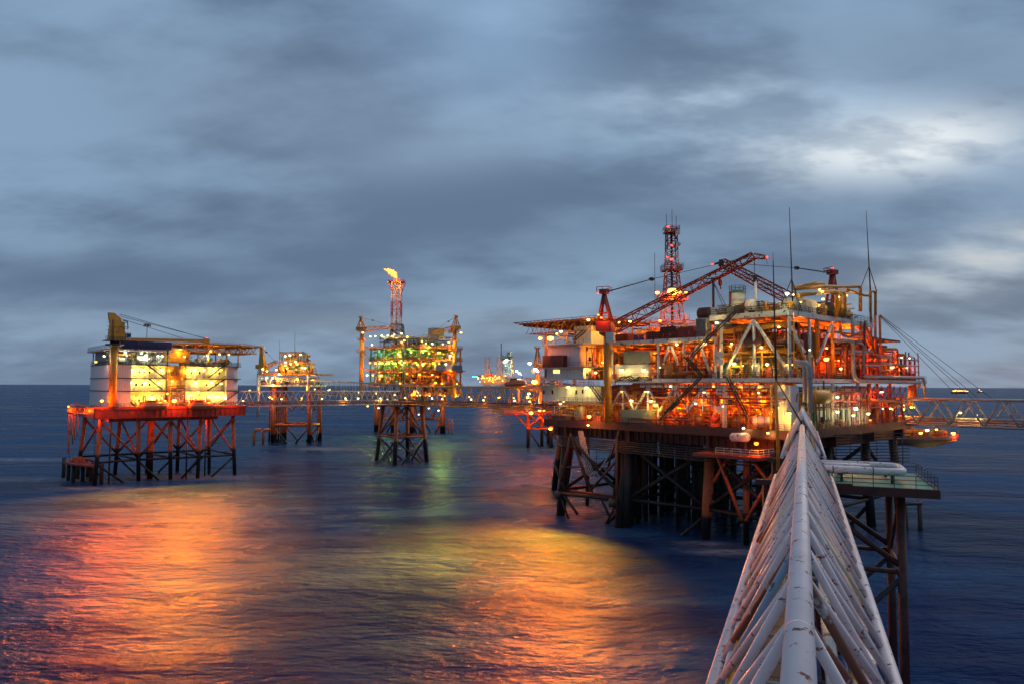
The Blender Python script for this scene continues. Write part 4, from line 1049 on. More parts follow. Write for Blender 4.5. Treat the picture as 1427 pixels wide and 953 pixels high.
# ================================================================== FAR VESSELS
def lit_hull(t, c, L, hgt, mat, bow=True):
    mb = MB(mat); d = V((1, 0, 0)); s = V((0, 1, 0)); B = L * 0.16
    prof = [(-0.5, 0.35), (-0.47, 0.8), (-0.3, 1), (0.25, 1), (0.4, 0.7), (0.5, 0.05)]
    i0 = 0
    for x, wv in prof:
        mb.v += [c + d * x * L + s * (-B / 2 * wv * 0.85) + V((0, 0, -2)), c + d * (x * L * 1.03) + s * (-B / 2 * wv) + V((0, 0, hgt)), c + d * (x * L * 1.03) + s * (B / 2 * wv) + V((0, 0, hgt)), c + d * x * L + s * (B / 2 * wv * 0.85) + V((0, 0, -2))]
    for k in range(len(prof) - 1):
        a = 4 * k
        for j in range(3): mb.face((a + j, a + j + 1, a + j + 5, a + j + 4))
    mb.face((0, 1, 2, 3)); e_ = 4 * (len(prof) - 1); mb.face((e_ + 3, e_ + 2, e_ + 1, e_))
    return mb.build('hull', t)
JY = 1500.0
ju = thing('jackup_rig', 'distant jack-up rig with three lattice legs and glowing yellow hull on the horizon', 'rig', P(692, 537, JY) * 1.0)
jl = MB('grey')
jl.hexa([P(px, py, JY + dy) for py in (535.5, 527) for px, dy in ((671, -30), (706, -30), (706, 30), (671, 30))]); jl.build('hull', ju)
for px, dy in ((679, -20), (696, -20), (703.5, 40)):
    b0 = P(px, 545, JY + dy); b0.z = -5; tp = P(px, 498, JY + dy)
    MB('grey').lattice((b0.x, b0.y, b0.z), (b0.x, b0.y, tp.z), 10, 10, 11, 0.75, 0.42).build('lattice_leg', ju)
FJ = Frame((P(671, 527, JY).x, JY - 30), (1, 0))
cm = MB(); z0 = P(690, 527, JY).z; clutter(cm, FJ, -8, 52, 0, 50, z0, z0 + 10, 90, ['yellow', 'orange', 'white', 'grey'], 1.2); cm.build('deck_equipment', ju, kind='stuff')
MB('yellow').lattice(P(712.5, 525, JY), P(712.5, 498, JY), 10, 2, 7, 0.7, 0.5).build('derrick', ju)
for k in range(30): lamp(ju, P(665 + rng.random() * 42, 523 + rng.random() * 9, JY - 34), ['lamp_yellow', 'lamp_sodium', 'lamp_sodium', 'lamp_yellow'][k % 4], 0.9 + 0.6 * rng.random())
for k in range(12): lamp(ju, P(712.5 + (rng.random() - .5) * 6 * (1 - k / 13), 521 - k * 1.9, JY - 8), 'lamp_yellow', 0.95)
for px in (659, 661.5, 664): lamp(ju, P(px, 524.5, JY - 30), 'beacon_green', 1.6, 0, name='beacon')
for px in (675, 683, 692, 700): light(P(px, 520, JY - 45), 'amber', 26000, ju, 1)
mb = MB('dark'); mb.lattice(P(686, 527, JY), P(680.5, 508, JY), 3, 2, 6, 0.4, 0.25); mb.build('crane_boom', ju)
OY = 3600.0
fs = thing('tanker_ship', 'lit storage tanker far out on the horizon, seen beyond the sloping stay cables', 'ship', P(1337, 541, OY) * 1.0)
c = P(1337, 541.5, OY); c.z = 0
lit_hull(fs, c, 82, 8, 'dark')
mb = MB('olive'); FS = Frame((c.x, c.y), (1, 0)); mb.fbox(FS, -38, -24, -5, 5, 8, 18); mb.fbox(FS, -36, -26, -4, 4, 18, 24); mb.build('bridge_house', fs)
mb = MB('orange'); clutter(mb, FS, -22, 34, -5, 5, 8, 15, 40, ['orange', 'yellow', 'grey'], 1.2); mb.build('deck_equipment', fs, kind='stuff')
MB('grey').lattice(c + V((-6, 0, 8)), c + V((-6, 0, 32)), 4, 1, 6, 0.6, 0.4).build('mast', fs)
for k in range(22): lamp(fs, c + V((-38 + k * 3.6, -7, 11 + 5 * rng.random())), ['lamp_yellow', 'lamp_white', 'lamp_sodium'][k % 3], 1.4 + (1.8 if k in (0, 4) else 0.5 * rng.random()))
lamp(fs, c + V((-6, 0, 33)), 'lamp_white', 1.2)
def small_ship(label, px, Y, L, lamps_):
    s = thing('supply_boat', label, 'boat', P(px, 540, Y))
    c = P(px, 540, Y); c.z = 0
    lit_hull(s, c, L, 5, 'dark'); f = Frame((c.x, c.y), (1, 0))
    MB('white').fbox(f, -L * 0.1, L * 0.25, -L * .05, L * .05, 5, 12).build('wheelhouse', s)
    MB('grey').tube(c + V((L * 0.1, 0, 12)), c + V((L * 0.1, 0, 20)), 0.5, 6).build('mast', s)
    for dx, z, kd, r in lamps_: lamp(s, c + V((dx, -L * .08, z)), kd, r)
small_ship('tiny boat with faint orange lights, right of the lit tanker', 1366, 4200, 40, [(-8, 18, 'lamp_sodium', 2.4), (6, 8, 'lamp_yellow', 2.0), (0, 10, 'lamp_sodium', 1.5)])
small_ship('tiny white-lit boat on the horizon, right of the yellow-lit living quarters', 348, 3000, 30, [(0, 8, 'lamp_white', 2.6), (3, 8, 'lamp_white', 1.3)])
# ================================================================== FOREGROUND PIPE BRIDGE
BD = V((0.3751, 0.9270, 0)); BS = V((0.9270, -0.3751, 0))
BO = V((3.59, 9.2, 0))
def bw(l, s, z): p = BO + BD * l + BS * s; return V((p.x, p.y, z))
ZT, ZBt, HW = 27.2, 22.4, 2.42
trng = random.Random(11)
def tri_bridge(label, l0, l1, near=False, cap0=None):
    t = thing('triangular_truss_bridge', label, 'bridge', bw((l0 + l1) / 2, 0, 22))
    c = MB('bridge_white'); c.tube(bw(l0, 0, ZT), bw(l1, 0, ZT), 0.225, 20)
    for k in range(int((l1 - l0) / 6.5) + 1):
        l = l0 + 1.7 + k * 6.5
        if l < l1 - 0.1: c.tube(bw(l - 0.025, 0, ZT), bw(l + 0.025, 0, ZT), 0.229, 20)     # weld bands
    c.build('top_chord', t)
    for s in (-1, 1):
        c = MB('bridge_white'); c.tube(bw(l0, s * HW, ZBt), bw(l1, s * HW, ZBt), 0.225, 16); c.build('bottom_chord', t)
        l = l0
        while l < l1 - 0.5:
            for d, r in ((5.4, 0.108), (1.8, 0.10)):
                le = l + d
                if le > l1: continue
                c = MB(trng.choice(['bridge_white'] * 9 + ['tube_blue', 'tube_rust', 'tube_cream'])); c.tube(bw(l, s * 0.08, ZT - 0.05), bw(le, s * (HW - 0.06), ZBt + 0.08), r, 10)
                c.build('diagonal', t)
            l += 3.0
    x = MB('grey'); l = l0 + 1.5
    while l < l1:
        x.tube(bw(l, -HW, ZBt), bw(l, HW, ZBt), 0.11, 8); l += 4.3
    x.build('floor_frame', t)
    f = MB('grating'); l = l0
    while l < l1 - 0.6:
        f.hexa([bw(l, -1.5, ZBt - 0.02), bw(l + 1.15, -1.5, ZBt - 0.02), bw(l + 1.15, 0.2, ZBt - 0.02), bw(l, 0.2, ZBt - 0.02)] + [bw(l, -1.5, ZBt + 0.05), bw(l + 1.15, -1.5, ZBt + 0.05), bw(l + 1.15, 0.2, ZBt + 0.05), bw(l, 0.2, ZBt + 0.05)]); l += 1.2
    f.build('walkway', t)
    for s, z, r, mt in ((0.75, 0.45, 0.2, 'white'), (1.35, 0.45, 0.14, 'yellow'), (1.75, 0.5, 0.22, 'bridge_white'), (1.05, 1.0, 0.07, 'blue'), (-1.8, 0.9, 0.1, 'yellow'), (-1.6, 0.35, 0.16, 'steel_blue'), (-2.0, 0.35, 0.2, 'bridge_white')):
        MB(mt).tube(bw(l0, s, ZBt + z), bw(l1, s, ZBt + z), r, 10).build('pipe', t)
    rl = MB('yellow')
    for s in (-1.5, 0.25): rl.railing([bw(l0, s, ZBt), bw(l1, s, ZBt)], 1.05, 2, 2.4, 0.03)
    rl.build('railing', t)
    if near:
        for l, s, pw, kd in ((18, 0.4, 70, 'lamp_yellow'), (27, -0.7, 60, 'lamp_white'), (39, 0.4, 60, 'lamp_yellow'), (52, -0.6, 60, 'lamp_yellow')):
            lamp(t, bw(l, s, ZBt + 2.3), kd, 0.11, pw, (0, 0, -1))
    return t
tri_bridge('nearest triangular truss bridge of rust-flecked white tubes running away under the camera', -6.0, 64.6, True)
tri_bridge('second white triangular truss bridge, end-on beyond the gap, joining the big platform', 85.0, 147.5)
m_ = thing('signal_mast', 'tall thin pole of rusty red over yellow sections standing left of the bridge gap', 'mast', P(1084, 650, 84))
b0, k0, tp = P(1084.5, 655, 84), P(1081.5, 530, 84), P(1077.5, 364, 84)
MB('yellow').tube(b0, k0, 0.17, 10, 0.15).build('lower_section', m_); MB('brown').tube(k0, tp, 0.14, 8, 0.06).build('upper_section', m_)
MB('dark').tube(tp, P(1077.3, 352, 84), 0.025, 5).build('lightning_rod', m_)
MB('brown').tube(P(1081, 528, 84), bw(73, -0.1, 27.2) , 0.09, 6).build('stay', m_)

# ------------------------------------------------------------------ bridge support platform with green deck
BF = Frame((39.1, 66.2), (BS.x, BS.y))
gp = thing('bridge_landing_platform', 'dark landing platform with wet green deck and white pipe loop, right of the nearest bridge', 'platform', BF.w(-12, 6, 0))
gw = BF.w; ZG = 21.6
m_ = MB('brown'); m_.fbox(BF, -12.6, 0, 0, 14, ZG - 0.75, ZG - 0.06); m_.fbox(BF, -12.63, 0.05, -0.05, 0.3, ZG - 0.8, ZG + 0.03); m_.fbox(BF, -0.25, 0.06, 0.3, 14, ZG - 0.8, ZG + 0.03)
m_.build('deck_frame', gp)
MB('deck_green').fbox(BF, -12.5, -0.3, 0.32, 13.8, ZG - 0.055, ZG).build('deck_plate', gp)
m_ = MB('dark'); m_.railing([gw(-12.5, 0.15, ZG), gw(-0.1, 0.15, ZG), gw(-0.1, 13.8, ZG), gw(-9, 13.8, ZG)], 1.15, 3, 1.75, 0.035); m_.build('railing', gp)
pl = MB('bridge_white'); pl.pipe([gw(-12.6, 9.4, 22.75), gw(-2.4, 9.4, 22.75), gw(-2.4, 3.4, 22.75), gw(-12.6, 3.4, 22.75)], 0.36, 16, 1.4); plo = pl.build('pipe', gp)
MB('bridge_white').tube(gw(-12.6, 5.6, 22.7), gw(-6, 5.6, 22.7), 0.25, 14).build('pipe', gp)
MB('bridge_white').tube(gw(-12.6, 7.6, 22.75), gw(-5, 7.6, 22.75), 0.3, 14).build('pipe', gp)
ps = MB('dark')
for a in (-12, -8, -3.5):
    for b0 in (3.4, 9.4): ps.tube(gw(a, b0, ZG), gw(a, b0, 22.5), 0.14, 8)
    ps.tube(gw(a, 3.0, 22.36), gw(a, 9.8, 22.36), 0.1, 6)
ps.build('pipe_support', gp)
ba = MB('rope')
for a in (-12.2, -9.8, -6.2): ba.tube(gw(a, 9.4, 22.75), gw(a + 0.09, 9.4, 22.75), 0.375, 14); ba.tube(gw(a + 1, 3.4, 22.75), gw(a + 1.09, 3.4, 22.75), 0.375, 14)
ba.build('pipe_band', plo)
MB('green').fbox(BF, -10, -9.1, 3.0, 3.6, ZG + 0.01, ZG + 1.1).build('valve_box', gp)
for a, b0 in ((-3.0, 2.0), (-12.5, 2.5), (-3.0, 12), (-12.5, 12)):
    MB('brown').tube(gw(a, b0, -4), gw(a, b0, ZG - 0.7), 0.42 if a > -5 else 0.55, 14).build('leg', gp)
for (A_, B_) in (((-3, 2), (-12.5, 2.5)), ((-3, 12), (-12.5, 12))):
    brace(gp, gw(*A_, 13.5), gw(*B_, 13.5), 0.25, 'brown', 'horizontal_brace'); brace(gp, gw(*A_, 14), gw(*B_, 20.8), 0.28, 'brown'); brace(gp, gw(*A_, 13), gw(*B_, 3), 0.25, 'dark'); brace(gp, gw(*B_, 13), gw(*A_, 3), 0.25, 'dark')
    brace(gp, gw(*A_, 2), gw(*B_, 2), 0.25, 'dark', 'horizontal_brace')
for A_, B_ in (((-3, 2), (-3, 12)), ((-12.5, 2.5), (-12.5, 12))): brace(gp, gw(*A_, 13.5), gw(*B_, 13.5), 0.22, 'brown', 'horizontal_brace'); brace(gp, gw(*A_, 20.5), gw(*B_, 13.8), 0.2, 'brown')
for k in range(4): MB('brown').tube(gw(-11 + k * 1.4, 8, -4), gw(-13 + k * 1.4, 8, 20.8), 0.24, 8).build('riser', gp)
lamp(gp, gw(-12.2, 1.5, 22.4), 'lamp_sodium', 0.16, 60, (0.3, 0, -0.6)); lamp(gp, gw(-11.5, 3, 22.6), 'lamp_white', 0.08, 18, (0, 0, -1))
hb = MB('brown')
# the bridge bearing beams
for l in (63.5, 86): hb.beam(bw(l, -4.2, 21.9), bw(l, 4.2, 21.9), 0.6, 0.5); hb.beam(bw(l, -3.4, 13), bw(l, -3.4, 21.7), 0.45, 0.45)
hb.build('bearing_beam', gp)

# ================================================================== MAIN PLATFORM
FM = Frame((51.4, 133.0), (-0.685, 0.729))
FM.e2 = V((0.729, 0.685, 0)).normalized()
mw = FM.w
def Lf(px, py, b=0.0): return FM.hit(px, py, b=b)
def Rf(px, py, a=0.0): return FM.hit(px, py, a=a)
mp = thing('production_platform', 'huge orange-lit offshore platform filling the right side, its corner facing the white bridge', 'platform', mw(25, 25, 0))
Z0, Z1, ZB, ZA = 22.9, 32.6, 41.0, 45.2
def deck(name, mat, a0, a1, b0, b1, z, th, rail=None, edge=None, root=None):
    m_ = MB(mat); m_.fbox(FM, a0, a1, b0, b1, z - 0.25, z)
    m_.m(edge or mat)
    m_.fbox(FM, a0 - 0.15, a1 + 0.15, b0 - 0.15, b0 + 0.35, z - th, z + 0.02); m_.fbox(FM, a0 - 0.15, a0 + 0.35, b0 + 0.36, b1, z - th, z + 0.02)
    m_.fbox(FM, a0, a1, b1 - 0.4, b1, z - th, z - 0.26); m_.fbox(FM, a1 - 0.4, a1, b0 + 0.36, b1 - 0.41, z - th, z - 0.26)
    for k in range(int((a1 - a0) / 4)): m_.fbox(FM, a0 + 2 + k * 4, a0 + 2.3 + k * 4, b0 + 0.36, b1 - 0.42, z - th * 0.8, z - 0.26)
    o = m_.build(name, root or mp)
    if rail:
        r = MB(rail); r.railing([mw(a1, b0 - 0.05, z), mw(a0 - 0.05, b0 - 0.05, z), mw(a0 - 0.05, b1, z)], 1.15, 3, 1.7, 0.042); r.build('railing', root or mp)
    return o
deck('cellar_deck', 'brown', -1, 62, -1, 60, Z0, 1.7, 'red', 'brown')
deck('cellar_deck', 'brown', 62.4, 85, 25, 60, Z0, 1.7, None, 'red')
g = MB('brown')
for b0 in (1, 20, 40, 58): g.fbox(FM, 0, 61, b0, b0 + 0.8, 18.9, 21.15)
for a in (2, 17, 37, 56): g.fbox(FM, a, a + 0.8, 0, 59, 18.6, 21.14)
for i in range(40): g.fbox(FM, 0.5 + i * 1.5, 0.65 + i * 1.5, 0.5, 0.98, 19.0, 21.1)
g.build('under_deck_girder', mp)
m_ = MB('dark')
for k in range(6): m_.tube(mw(2 + k, -0.2 - k * 0.2, 18.5 - 0.5 * k), mw(58, -0.2 - k * 0.2, 18.7 - 0.4 * k), 0.16, 6)
m_.build('under_deck_pipe', mp)
deck('main_deck', 'brown', -0.5, 43, -0.5, 74, Z1, 0.75, 'red', 'white')
deck('upper_deck', 'grating', 16.6, 43, -0.3, 22, ZB, 0.8, None, 'white')
deck('top_deck', 'grating', 0, 16.4, 0, 41, ZA, 1.0, 'dark', 'white')
m_ = MB('brown'); m_.fbox(FM, 0, 16.4, 41.2, 58, ZA - 3.5, ZA - 3.1); m_.fbox(FM, 3, 40, 23, 58, ZB - 0.5, ZB); m_.build('mezzanine_deck', mp)
# jacket
def leg(px, py, ztop, mat, r=0.9, lean=(0, 0)):
    b0 = G(px, py); a, bb, _ = FM.loc(b0)
    tp = mw(a + lean[0], bb + lean[1], ztop); q = V((b0.x, b0.y, -4))
    MB(mat).tube(q, tp, r, 14).build('leg', mp); return q, tp
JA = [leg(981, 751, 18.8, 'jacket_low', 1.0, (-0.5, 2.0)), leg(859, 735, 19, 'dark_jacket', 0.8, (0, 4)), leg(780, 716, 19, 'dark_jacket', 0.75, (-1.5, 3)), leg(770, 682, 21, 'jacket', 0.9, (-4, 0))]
JB = []
for b0 in (0.5, 21, 41, 58):
    for a in (2.5, 17.5, 37.5, 56.5):
        if b0 == 0.5 and a in (17.5,): continue
        q = mw(a + (a - 30) * 0.04, b0 + (b0 - 30) * 0.04, -4); tp = mw(a, b0 + 0.3, 18.8); JB.append((a, b0, q, tp))
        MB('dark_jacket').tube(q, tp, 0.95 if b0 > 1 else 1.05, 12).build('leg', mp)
def jl(a, b0):
    for x in JB:
        if x[0] == a and x[1] == b0: return (x[2], x[3])
    return JA[0]
for b0 in (0.5, 21, 41):
    for i, (a, c) in enumerate(((2.5, 17.5), (17.5, 37.5), (37.5, 56.5))):
        l, k = jl(a, b0), jl(c, b0)
        brace(mp, a2(l, 18), a2(k, 6), 0.45, 'dark_jacket'); brace(mp, a2(k, 18), a2(l, 6), 0.45, 'dark_jacket')
        brace(mp, a2(l, 6), a2(k, 6), 0.42, 'dark_jacket', 'horizontal_brace'); brace(mp, a2(l, 5), a2(l, -4).lerp(a2(k, -4), 0.5), 0.4, 'dark_jacket')
for a in (2.5, 37.5, 56.5):
    for b0, c in ((0.5, 21), (21, 41), (41, 58)):
        l, k = jl(a, b0), jl(a, c)
        brace(mp, a2(l, 18), a2(k, 6), 0.42, 'dark_jacket'); brace(mp, a2(l, 6), a2(k, 6), 0.4, 'dark_jacket', 'horizontal_brace')
for px, py in ((818, 704), (872, 728), (880, 731), (891, 722), (900, 726), (912, 715), (921, 720), (936, 706), (868, 722), (885, 715)):
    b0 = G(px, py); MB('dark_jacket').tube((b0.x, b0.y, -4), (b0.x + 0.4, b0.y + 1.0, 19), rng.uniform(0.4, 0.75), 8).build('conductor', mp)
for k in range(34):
    a, b0 = rng.uniform(18, 52), rng.uniform(4, 34); MB('dark_jacket').tube(mw(a, b0, -4), mw(a, b0, 19), rng.uniform(0.35, 0.6), 7).build('conductor', mp)  # extra tubes added to block the sky and darken the water under the deck
def pb(x0, y0, x1, y1, b0, r, mat='jacket', b1=None): return brace(mp, Lf(x0, y0, b0), Lf(x1, y1, b0 if b1 is None else b1), r, mat)
for x0, y0, x1, y1, r, mt in ((777, 686, 853, 695, 0.42, 'jacket'), (795, 603, 822, 684, 0.33, 'brown'), (822, 684, 860, 640, 0.3, 'brown'), (782, 684, 805, 716, 0.32, 'dark_jacket'), (781, 690, 794, 727, 0.25, 'dark_jacket'), (835, 690, 850, 720, 0.28, 'dark_jacket'), (860, 700, 845, 728, 0.25, 'dark_jacket'), (795, 606, 778, 690, 0.38, 'brown'), (795, 606, 840, 662, 0.35, 'dark_jacket'), (773, 648, 790, 690, 0.28, 'dark_jacket'), (780, 650, 850, 652, 0.2, 'brown'), (846, 655, 862, 600, 0.22, 'brown'), (826, 686, 795, 606, 0.2, 'brown'), (859, 610, 860, 738, 0.3, 'brown')):
    pb(x0, y0, x1, y1, -2.2, r, mt)
bf = MB('dark'); p = Lf(777, 689, -2.6); bf.lathe(p + V((-0.6, 0, 0)), (1, 0, 0), [(0.2, 0), (0.9, 0.1), (0.9, 1.4), (0.2, 1.5)], 10)
bf.build('fender', mp); bf = MB('dark'); p = Lf(852, 700, -2.6); bf.lathe(p + V((-0.6, 0, 0)), (1, 0, 0), [(0.2, 0), (1.0, 0.1), (1.0, 1.5), (0.2, 1.6)], 10); bf.build('fender', mp)
hs = MB('rope'); hs.m('grey')
for k in range(5): a, b0, c = Lf(806 + k * 1.5, 600, -2), Lf(818 + k * 2.5, 668, -2.5), Lf(842 + k * 2, 650 - 5 * k, -2); hs.pipe([a, b0, c], 0.10, 6, 6)
hs.build('hanging_hose', mp)
# leg with access tower (orange) and braces
pb(997, 628, 1034, 725, -1.2, 0.35, 'jacket_low'); pb(1040, 725, 1083, 648, -1.2, 0.35, 'jacket_low'); pb(1019, 628, 994, 672, -0.8, 0.3, 'jacket_low'); pb(1045, 636, 1085, 690, -0.5, 0.35, 'jacket_low')
MB('jacket_low').tube(Lf(1040, 632, 3), Lf(1040, 760, 3), 0.6, 10).build('leg', mp)
sg = MB('dark')
for px in (985, 1000, 1012, 1026, 1042, 1056, 1070): sg.tube(Lf(px, 622, 6), Lf(px, 742, 6), 0.07, 5)
for k in range(14): sg.tube(Lf(975 + (k % 3) * 5, 630 + k * 8, 6), Lf(1080, 633 + k * 8, 6), 0.09, 5)
for k in range(10): sg.tube(Lf(1160 + (k % 2) * 4, 606 + k * 4.0, 14), Lf(1268, 603 + k * 4.3, 14), 0.08, 5)
for px in (1165, 1185, 1200, 1222, 1245, 1258): sg.tube(Lf(px, 600, 14), Lf(px, 660, 14), 0.08, 5)
for px in (831, 850, 865): sg.tube(Lf(px, 600, 1), Lf(px, 665, 1), 0.06, 4)
for k in range(8): sg.tube(Lf(828, 606 + k * 8, 1), Lf(868, 607 + k * 8, 1), 0.07, 4)
sg.build('scaffold', mp)
# hanging work deck with lamp
wd = MB('red'); wd.fbox(FM, 3.2, 17, -6, 0.3, 17.5, 18.1); wdo = wd.build('work_deck', mp)
r = MB('white'); r.railing([mw(12, -5.9, 18.1), mw(3.3, -5.9, 18.1), mw(3.3, 0, 18.1)], 1.3, 3, 1.5, 0.05); r.build('railing', mp)
lamp(mp, Lf(1054, 617.5, -5), 'lamp_sodium', 0.42, 1500, V((-0.1, -0.6, -0.5)))
lamp(mp, Lf(1036, 596, -1.5), 'lamp_white', 0.28, 150); lamp(mp, Lf(1070, 603, -1.5), 'lamp_white', 0.25, 150)
tk = thing('storage_vessel', 'small white horizontal tank slung under the deck edge by the lower orange lamp', 'tank', Lf(1032, 612, -2))
tl = Lf(1018, 608.5, -2); m_ = MB('white'); m_.lathe(tl, Lf(1044, 609, -2) - tl, [(0.1, 0), (0.6, 0.12), (0.85, 0.4), (0.85, 3.6), (0.6, 3.9), (0.1, 4.0)], 14); m_.build('shell', tk)
m_ = MB('dark'); d = (Lf(1044, 609, -2) - tl).normalized()
for k in (0.8, 3.1): MB('dark').beam(tl + d * k + V((0, 0, -0.8)), tl + d * k + V((0, 0, -3)), 0.2, 0.2).build('saddle', tk)
# backing walls added behind the process bays, so the bays read as lit rooms
for a0, a1, b0, z0, z1, mt in ((3, 42.5, 8.5, Z0, Z1 - 0.85, 'orange'), (17, 42.5, 9, Z1, ZB - 0.9, 'orange'), (1, 16, 12.5, Z1 + 0.05, ZA - 4, 'olive'), (43, 61, 12, Z0, 27, 'yellow')):
    MB(mt).fbox(FM, a0, a1, b0, b0 + 0.4, z0, z1).build('backing_wall', mp)
for b0, b1, z0, z1 in ((-0.2, 3.2, Z0, Z1 - 1.35), (13, 24, Z0 + 1.5, Z1 - 1.35), (26, 41, Z0, Z1 - 1.35)):
    m_ = MB('cladding'); m_.fbox(FM, 1.0 if b0 > 0 else -0.2, 1.35 if b0 > 0 else 2.8, b0, b1, z0, z1); m_.build('wall', mp)
# white steel frames (photo positions intersected with the face planes)
def col_px(x0, y0, x1, y1, wd_=0.52, mat='white', left=True, off=-0.02, name='column'):
    f = (lambda x, y: Lf(x, y, off)) if left else (lambda x, y: Rf(x, y, off))
    MB(mat).beam(f(x0, y0), f(x1, y1), wd_, wd_).build(name, mp)
def tub_px(x0, y0, x1, y1, r=0.30, mat='white', left=True, off=0.1, name='brace'):
    f = (lambda x, y: Lf(x, y, off)) if left else (lambda x, y: Rf(x, y, off))
    MB(mat).tube(f(x0, y0), f(x1, y1), r, 12).build(name, mp)
for x0, y0, x1, y1 in ((1100, 441, 1100.5, 526), (1005, 452, 1005, 526), (997, 470, 997, 526), (917, 477, 918, 528), (853, 486, 853, 530)): col_px(x0, y0, x1, y1)
for x0, y0, x1, y1, r in ((1049.5, 446, 1008, 522, 0.33), (1050, 446, 1102, 522, 0.33), (1050.5, 448, 1051.5, 524, 0.31), (932, 482, 925, 508, 0.28), (935, 482, 945, 508, 0.28), (953, 478, 953.5, 500, 0.28), (976, 482, 990, 521, 0.3), (972, 481, 962, 505, 0.28)): tub_px(x0, y0, x1, y1, r)
tub_px(1063, 455, 1045, 505, 0.35, 'yellow', True, 8); tub_px(1008, 455, 1016, 480, 0.3, 'yellow', True, 5)
for x0, y0, x1, y1, r in ((1128, 446, 1128.5, 520, 0.30), (1104, 455, 1124, 506, 0.27), (1159, 452, 1137, 508, 0.32), (1107, 470, 1121, 490, 0.3)): tub_px(x0, y0, x1, y1, r, 'white', False)
tub_px(1159.5, 452, 1162, 522, 0.35, 'yellow', False); tub_px(1205, 450, 1222, 500, 0.35, 'orange', False); tub_px(1195, 455, 1240, 522, 0.3, 'orange', False, 2)
for x, y0, y1 in ((1213, 405, 523), (1219.5, 440, 523), (1226, 440, 523), (1205, 452, 523)): tub_px(x, y0, x + 1.5, y1, 0.28, 'orange', False, 1.0, 'column')
for x0, x1, xm in ((850, 885, 868), (885, 920, 903), (920, 960, 940), (960, 1000, 980)):
    tub_px(xm, 538, x0, 572, 0.3, 'white'); tub_px(xm, 538, x1, 574, 0.3, 'white'); tub_px(xm, 538, xm, 573, 0.26, 'white')
col_px(1010, 536, 1010, 595, 0.7); col_px(1096, 536, 1096, 598, 0.7); col_px(960, 534, 960, 593, 0.35, 'red'); col_px(925, 534, 925, 592, 0.35, 'red'); col_px(847, 534, 847, 588, 0.6, 'brown')
for x in (1128, 1160, 1195, 1222, 1240): col_px(x, 530, x, 589, 0.5, 'white' if x < 1200 else 'orange', False)
gb = MB('white'); gb.fbox(FM, 3, 34, -0.1, 0.3, Z1 - 1.85, Z1 - 1.25); gb.build('edge_beam', mp)
for x, y in ((1003, 545), (1003, 570), (1003, 494), (1003, 504)):
    p = Lf(x, y, -0.55); s_ = MB('white'); s_.hexa([p + FM.e1 * i + V((0, 0, k)) + FM.e2 * j for k in (-0.6, 0.6) for i, j in ((-0.8, 0), (0.8, 0), (0.8, 0.08), (-0.8, 0.08))])
    so_ = s_.build('sign_board', mp)
    if y == 545:
        s_ = MB('red')
        for i in (-0.35, 0.25): s_.hexa([p + FM.e1 * (i + x_) + V((0, 0, k)) + FM.e2 * j for k in (-0.22, 0.22) for x_, j in ((-0.2, -0.02), (0.2, -0.02), (0.2, -0.003), (-0.2, -0.003))])
        s_.build('sign_mark', so_)
# process equipment
pal_o = ['orange', 'red', 'orange', 'yellow', 'boat_orange', 'brown', 'red', 'orange', 'white']
pal_y = ['yellow', 'white', 'olive', 'grey', 'green', 'red', 'yellow']
pal_r = ['red', 'orange', 'brown', 'red', 'boat_orange', 'orange', 'brown']
for a0, a1, b0, b1, z0, z1, n, pal, rm in (
        (3, 42, 0.5, 6.5, Z0, Z0 + 4.6, 210, pal_o, 0.24), (3, 42, 1, 7, Z0 + 4.6, Z1 - 1.0, 210, pal_o, 0.22),
        (17, 31, 0.6, 7, Z1, ZB - 1.3, 150, pal_o, 0.22), (31, 43, 1, 10, Z1 + 3.4, ZB - 1.3, 60, pal_o, 0.2),
        (0.8, 16, 0.6, 12, Z1, Z1 + 5.2, 170, pal_y, 0.25), (0.8, 16, 0.8, 16, Z1 + 5.2, ZA - 1.6, 170, pal_r, 0.3),
        (0.8, 14, 10, 40, Z1, Z1 + 6, 240, pal_r, 0.3), (2, 16, 14, 56, Z1 + 5, ZA - 2, 170, pal_r, 0.34),
        (0, 14, 42, 72, Z1, Z1 + 7, 190, pal_r, 0.3), (0.3, 12, 3, 40, Z0, Z1 - 1.5, 200, ['green', 'grey', 'white', 'red', 'olive'], 0.22), (0, 14, 40, 58, Z0, Z1 - 1.5, 110, pal_r, 0.3),
        (1, 16, 1.5, 12, ZA, ZA + 2.6, 120, ['olive', 'white', 'grey', 'dark', 'yellow', 'red'], 0.16), (1, 14, 20, 40, ZA, ZA + 4.2, 130, ['yellow', 'orange', 'red', 'grey', 'dark'], 0.22),
        (44, 61, 0, 9, Z0, 27, 130, ['yellow', 'olive', 'orange', 'white', 'yellow', 'red'], 0.22), (18, 42, 4, 20, ZB, ZB + 3.2, 110, ['red', 'orange', 'yellow', 'brown'], 0.2), (40, 50, 0, 14, Z1 + 0.1, ZB, 60, ['orange', 'yellow', 'red'], 0.2), (63, 84, 26, 40, Z0, Z0 + 6, 70, ['yellow', 'orange', 'red'], 0.3)):
    cm = MB(); clutter(cm, FM, a0, a1, b0, b1, z0, z1, n, pal, rm)
    fa = min(a1, a0 + 0.2 + 1e-6) if False else a1; clutter(cm, FM, a0, fa, b0, min(b1, b0 + (b1 - b0) * 0.4), z0, z1, int(n * 0.8), pal, 0.11, False); cm.build('process_equipment', mp, kind='stuff')
m_ = MB('red')
for k in range(27): m_.tube(mw(3.5 + k * 1.45, -0.15, Z0), mw(3.5 + k * 1.45, -0.15, Z1 - 0.8), 0.06, 5)
for k in range(9): m_.tube(mw(17.5 + k * 1.6, 0.9, Z1), mw(17.5 + k * 1.6, 0.9, ZB - 0.8), 0.06, 5)
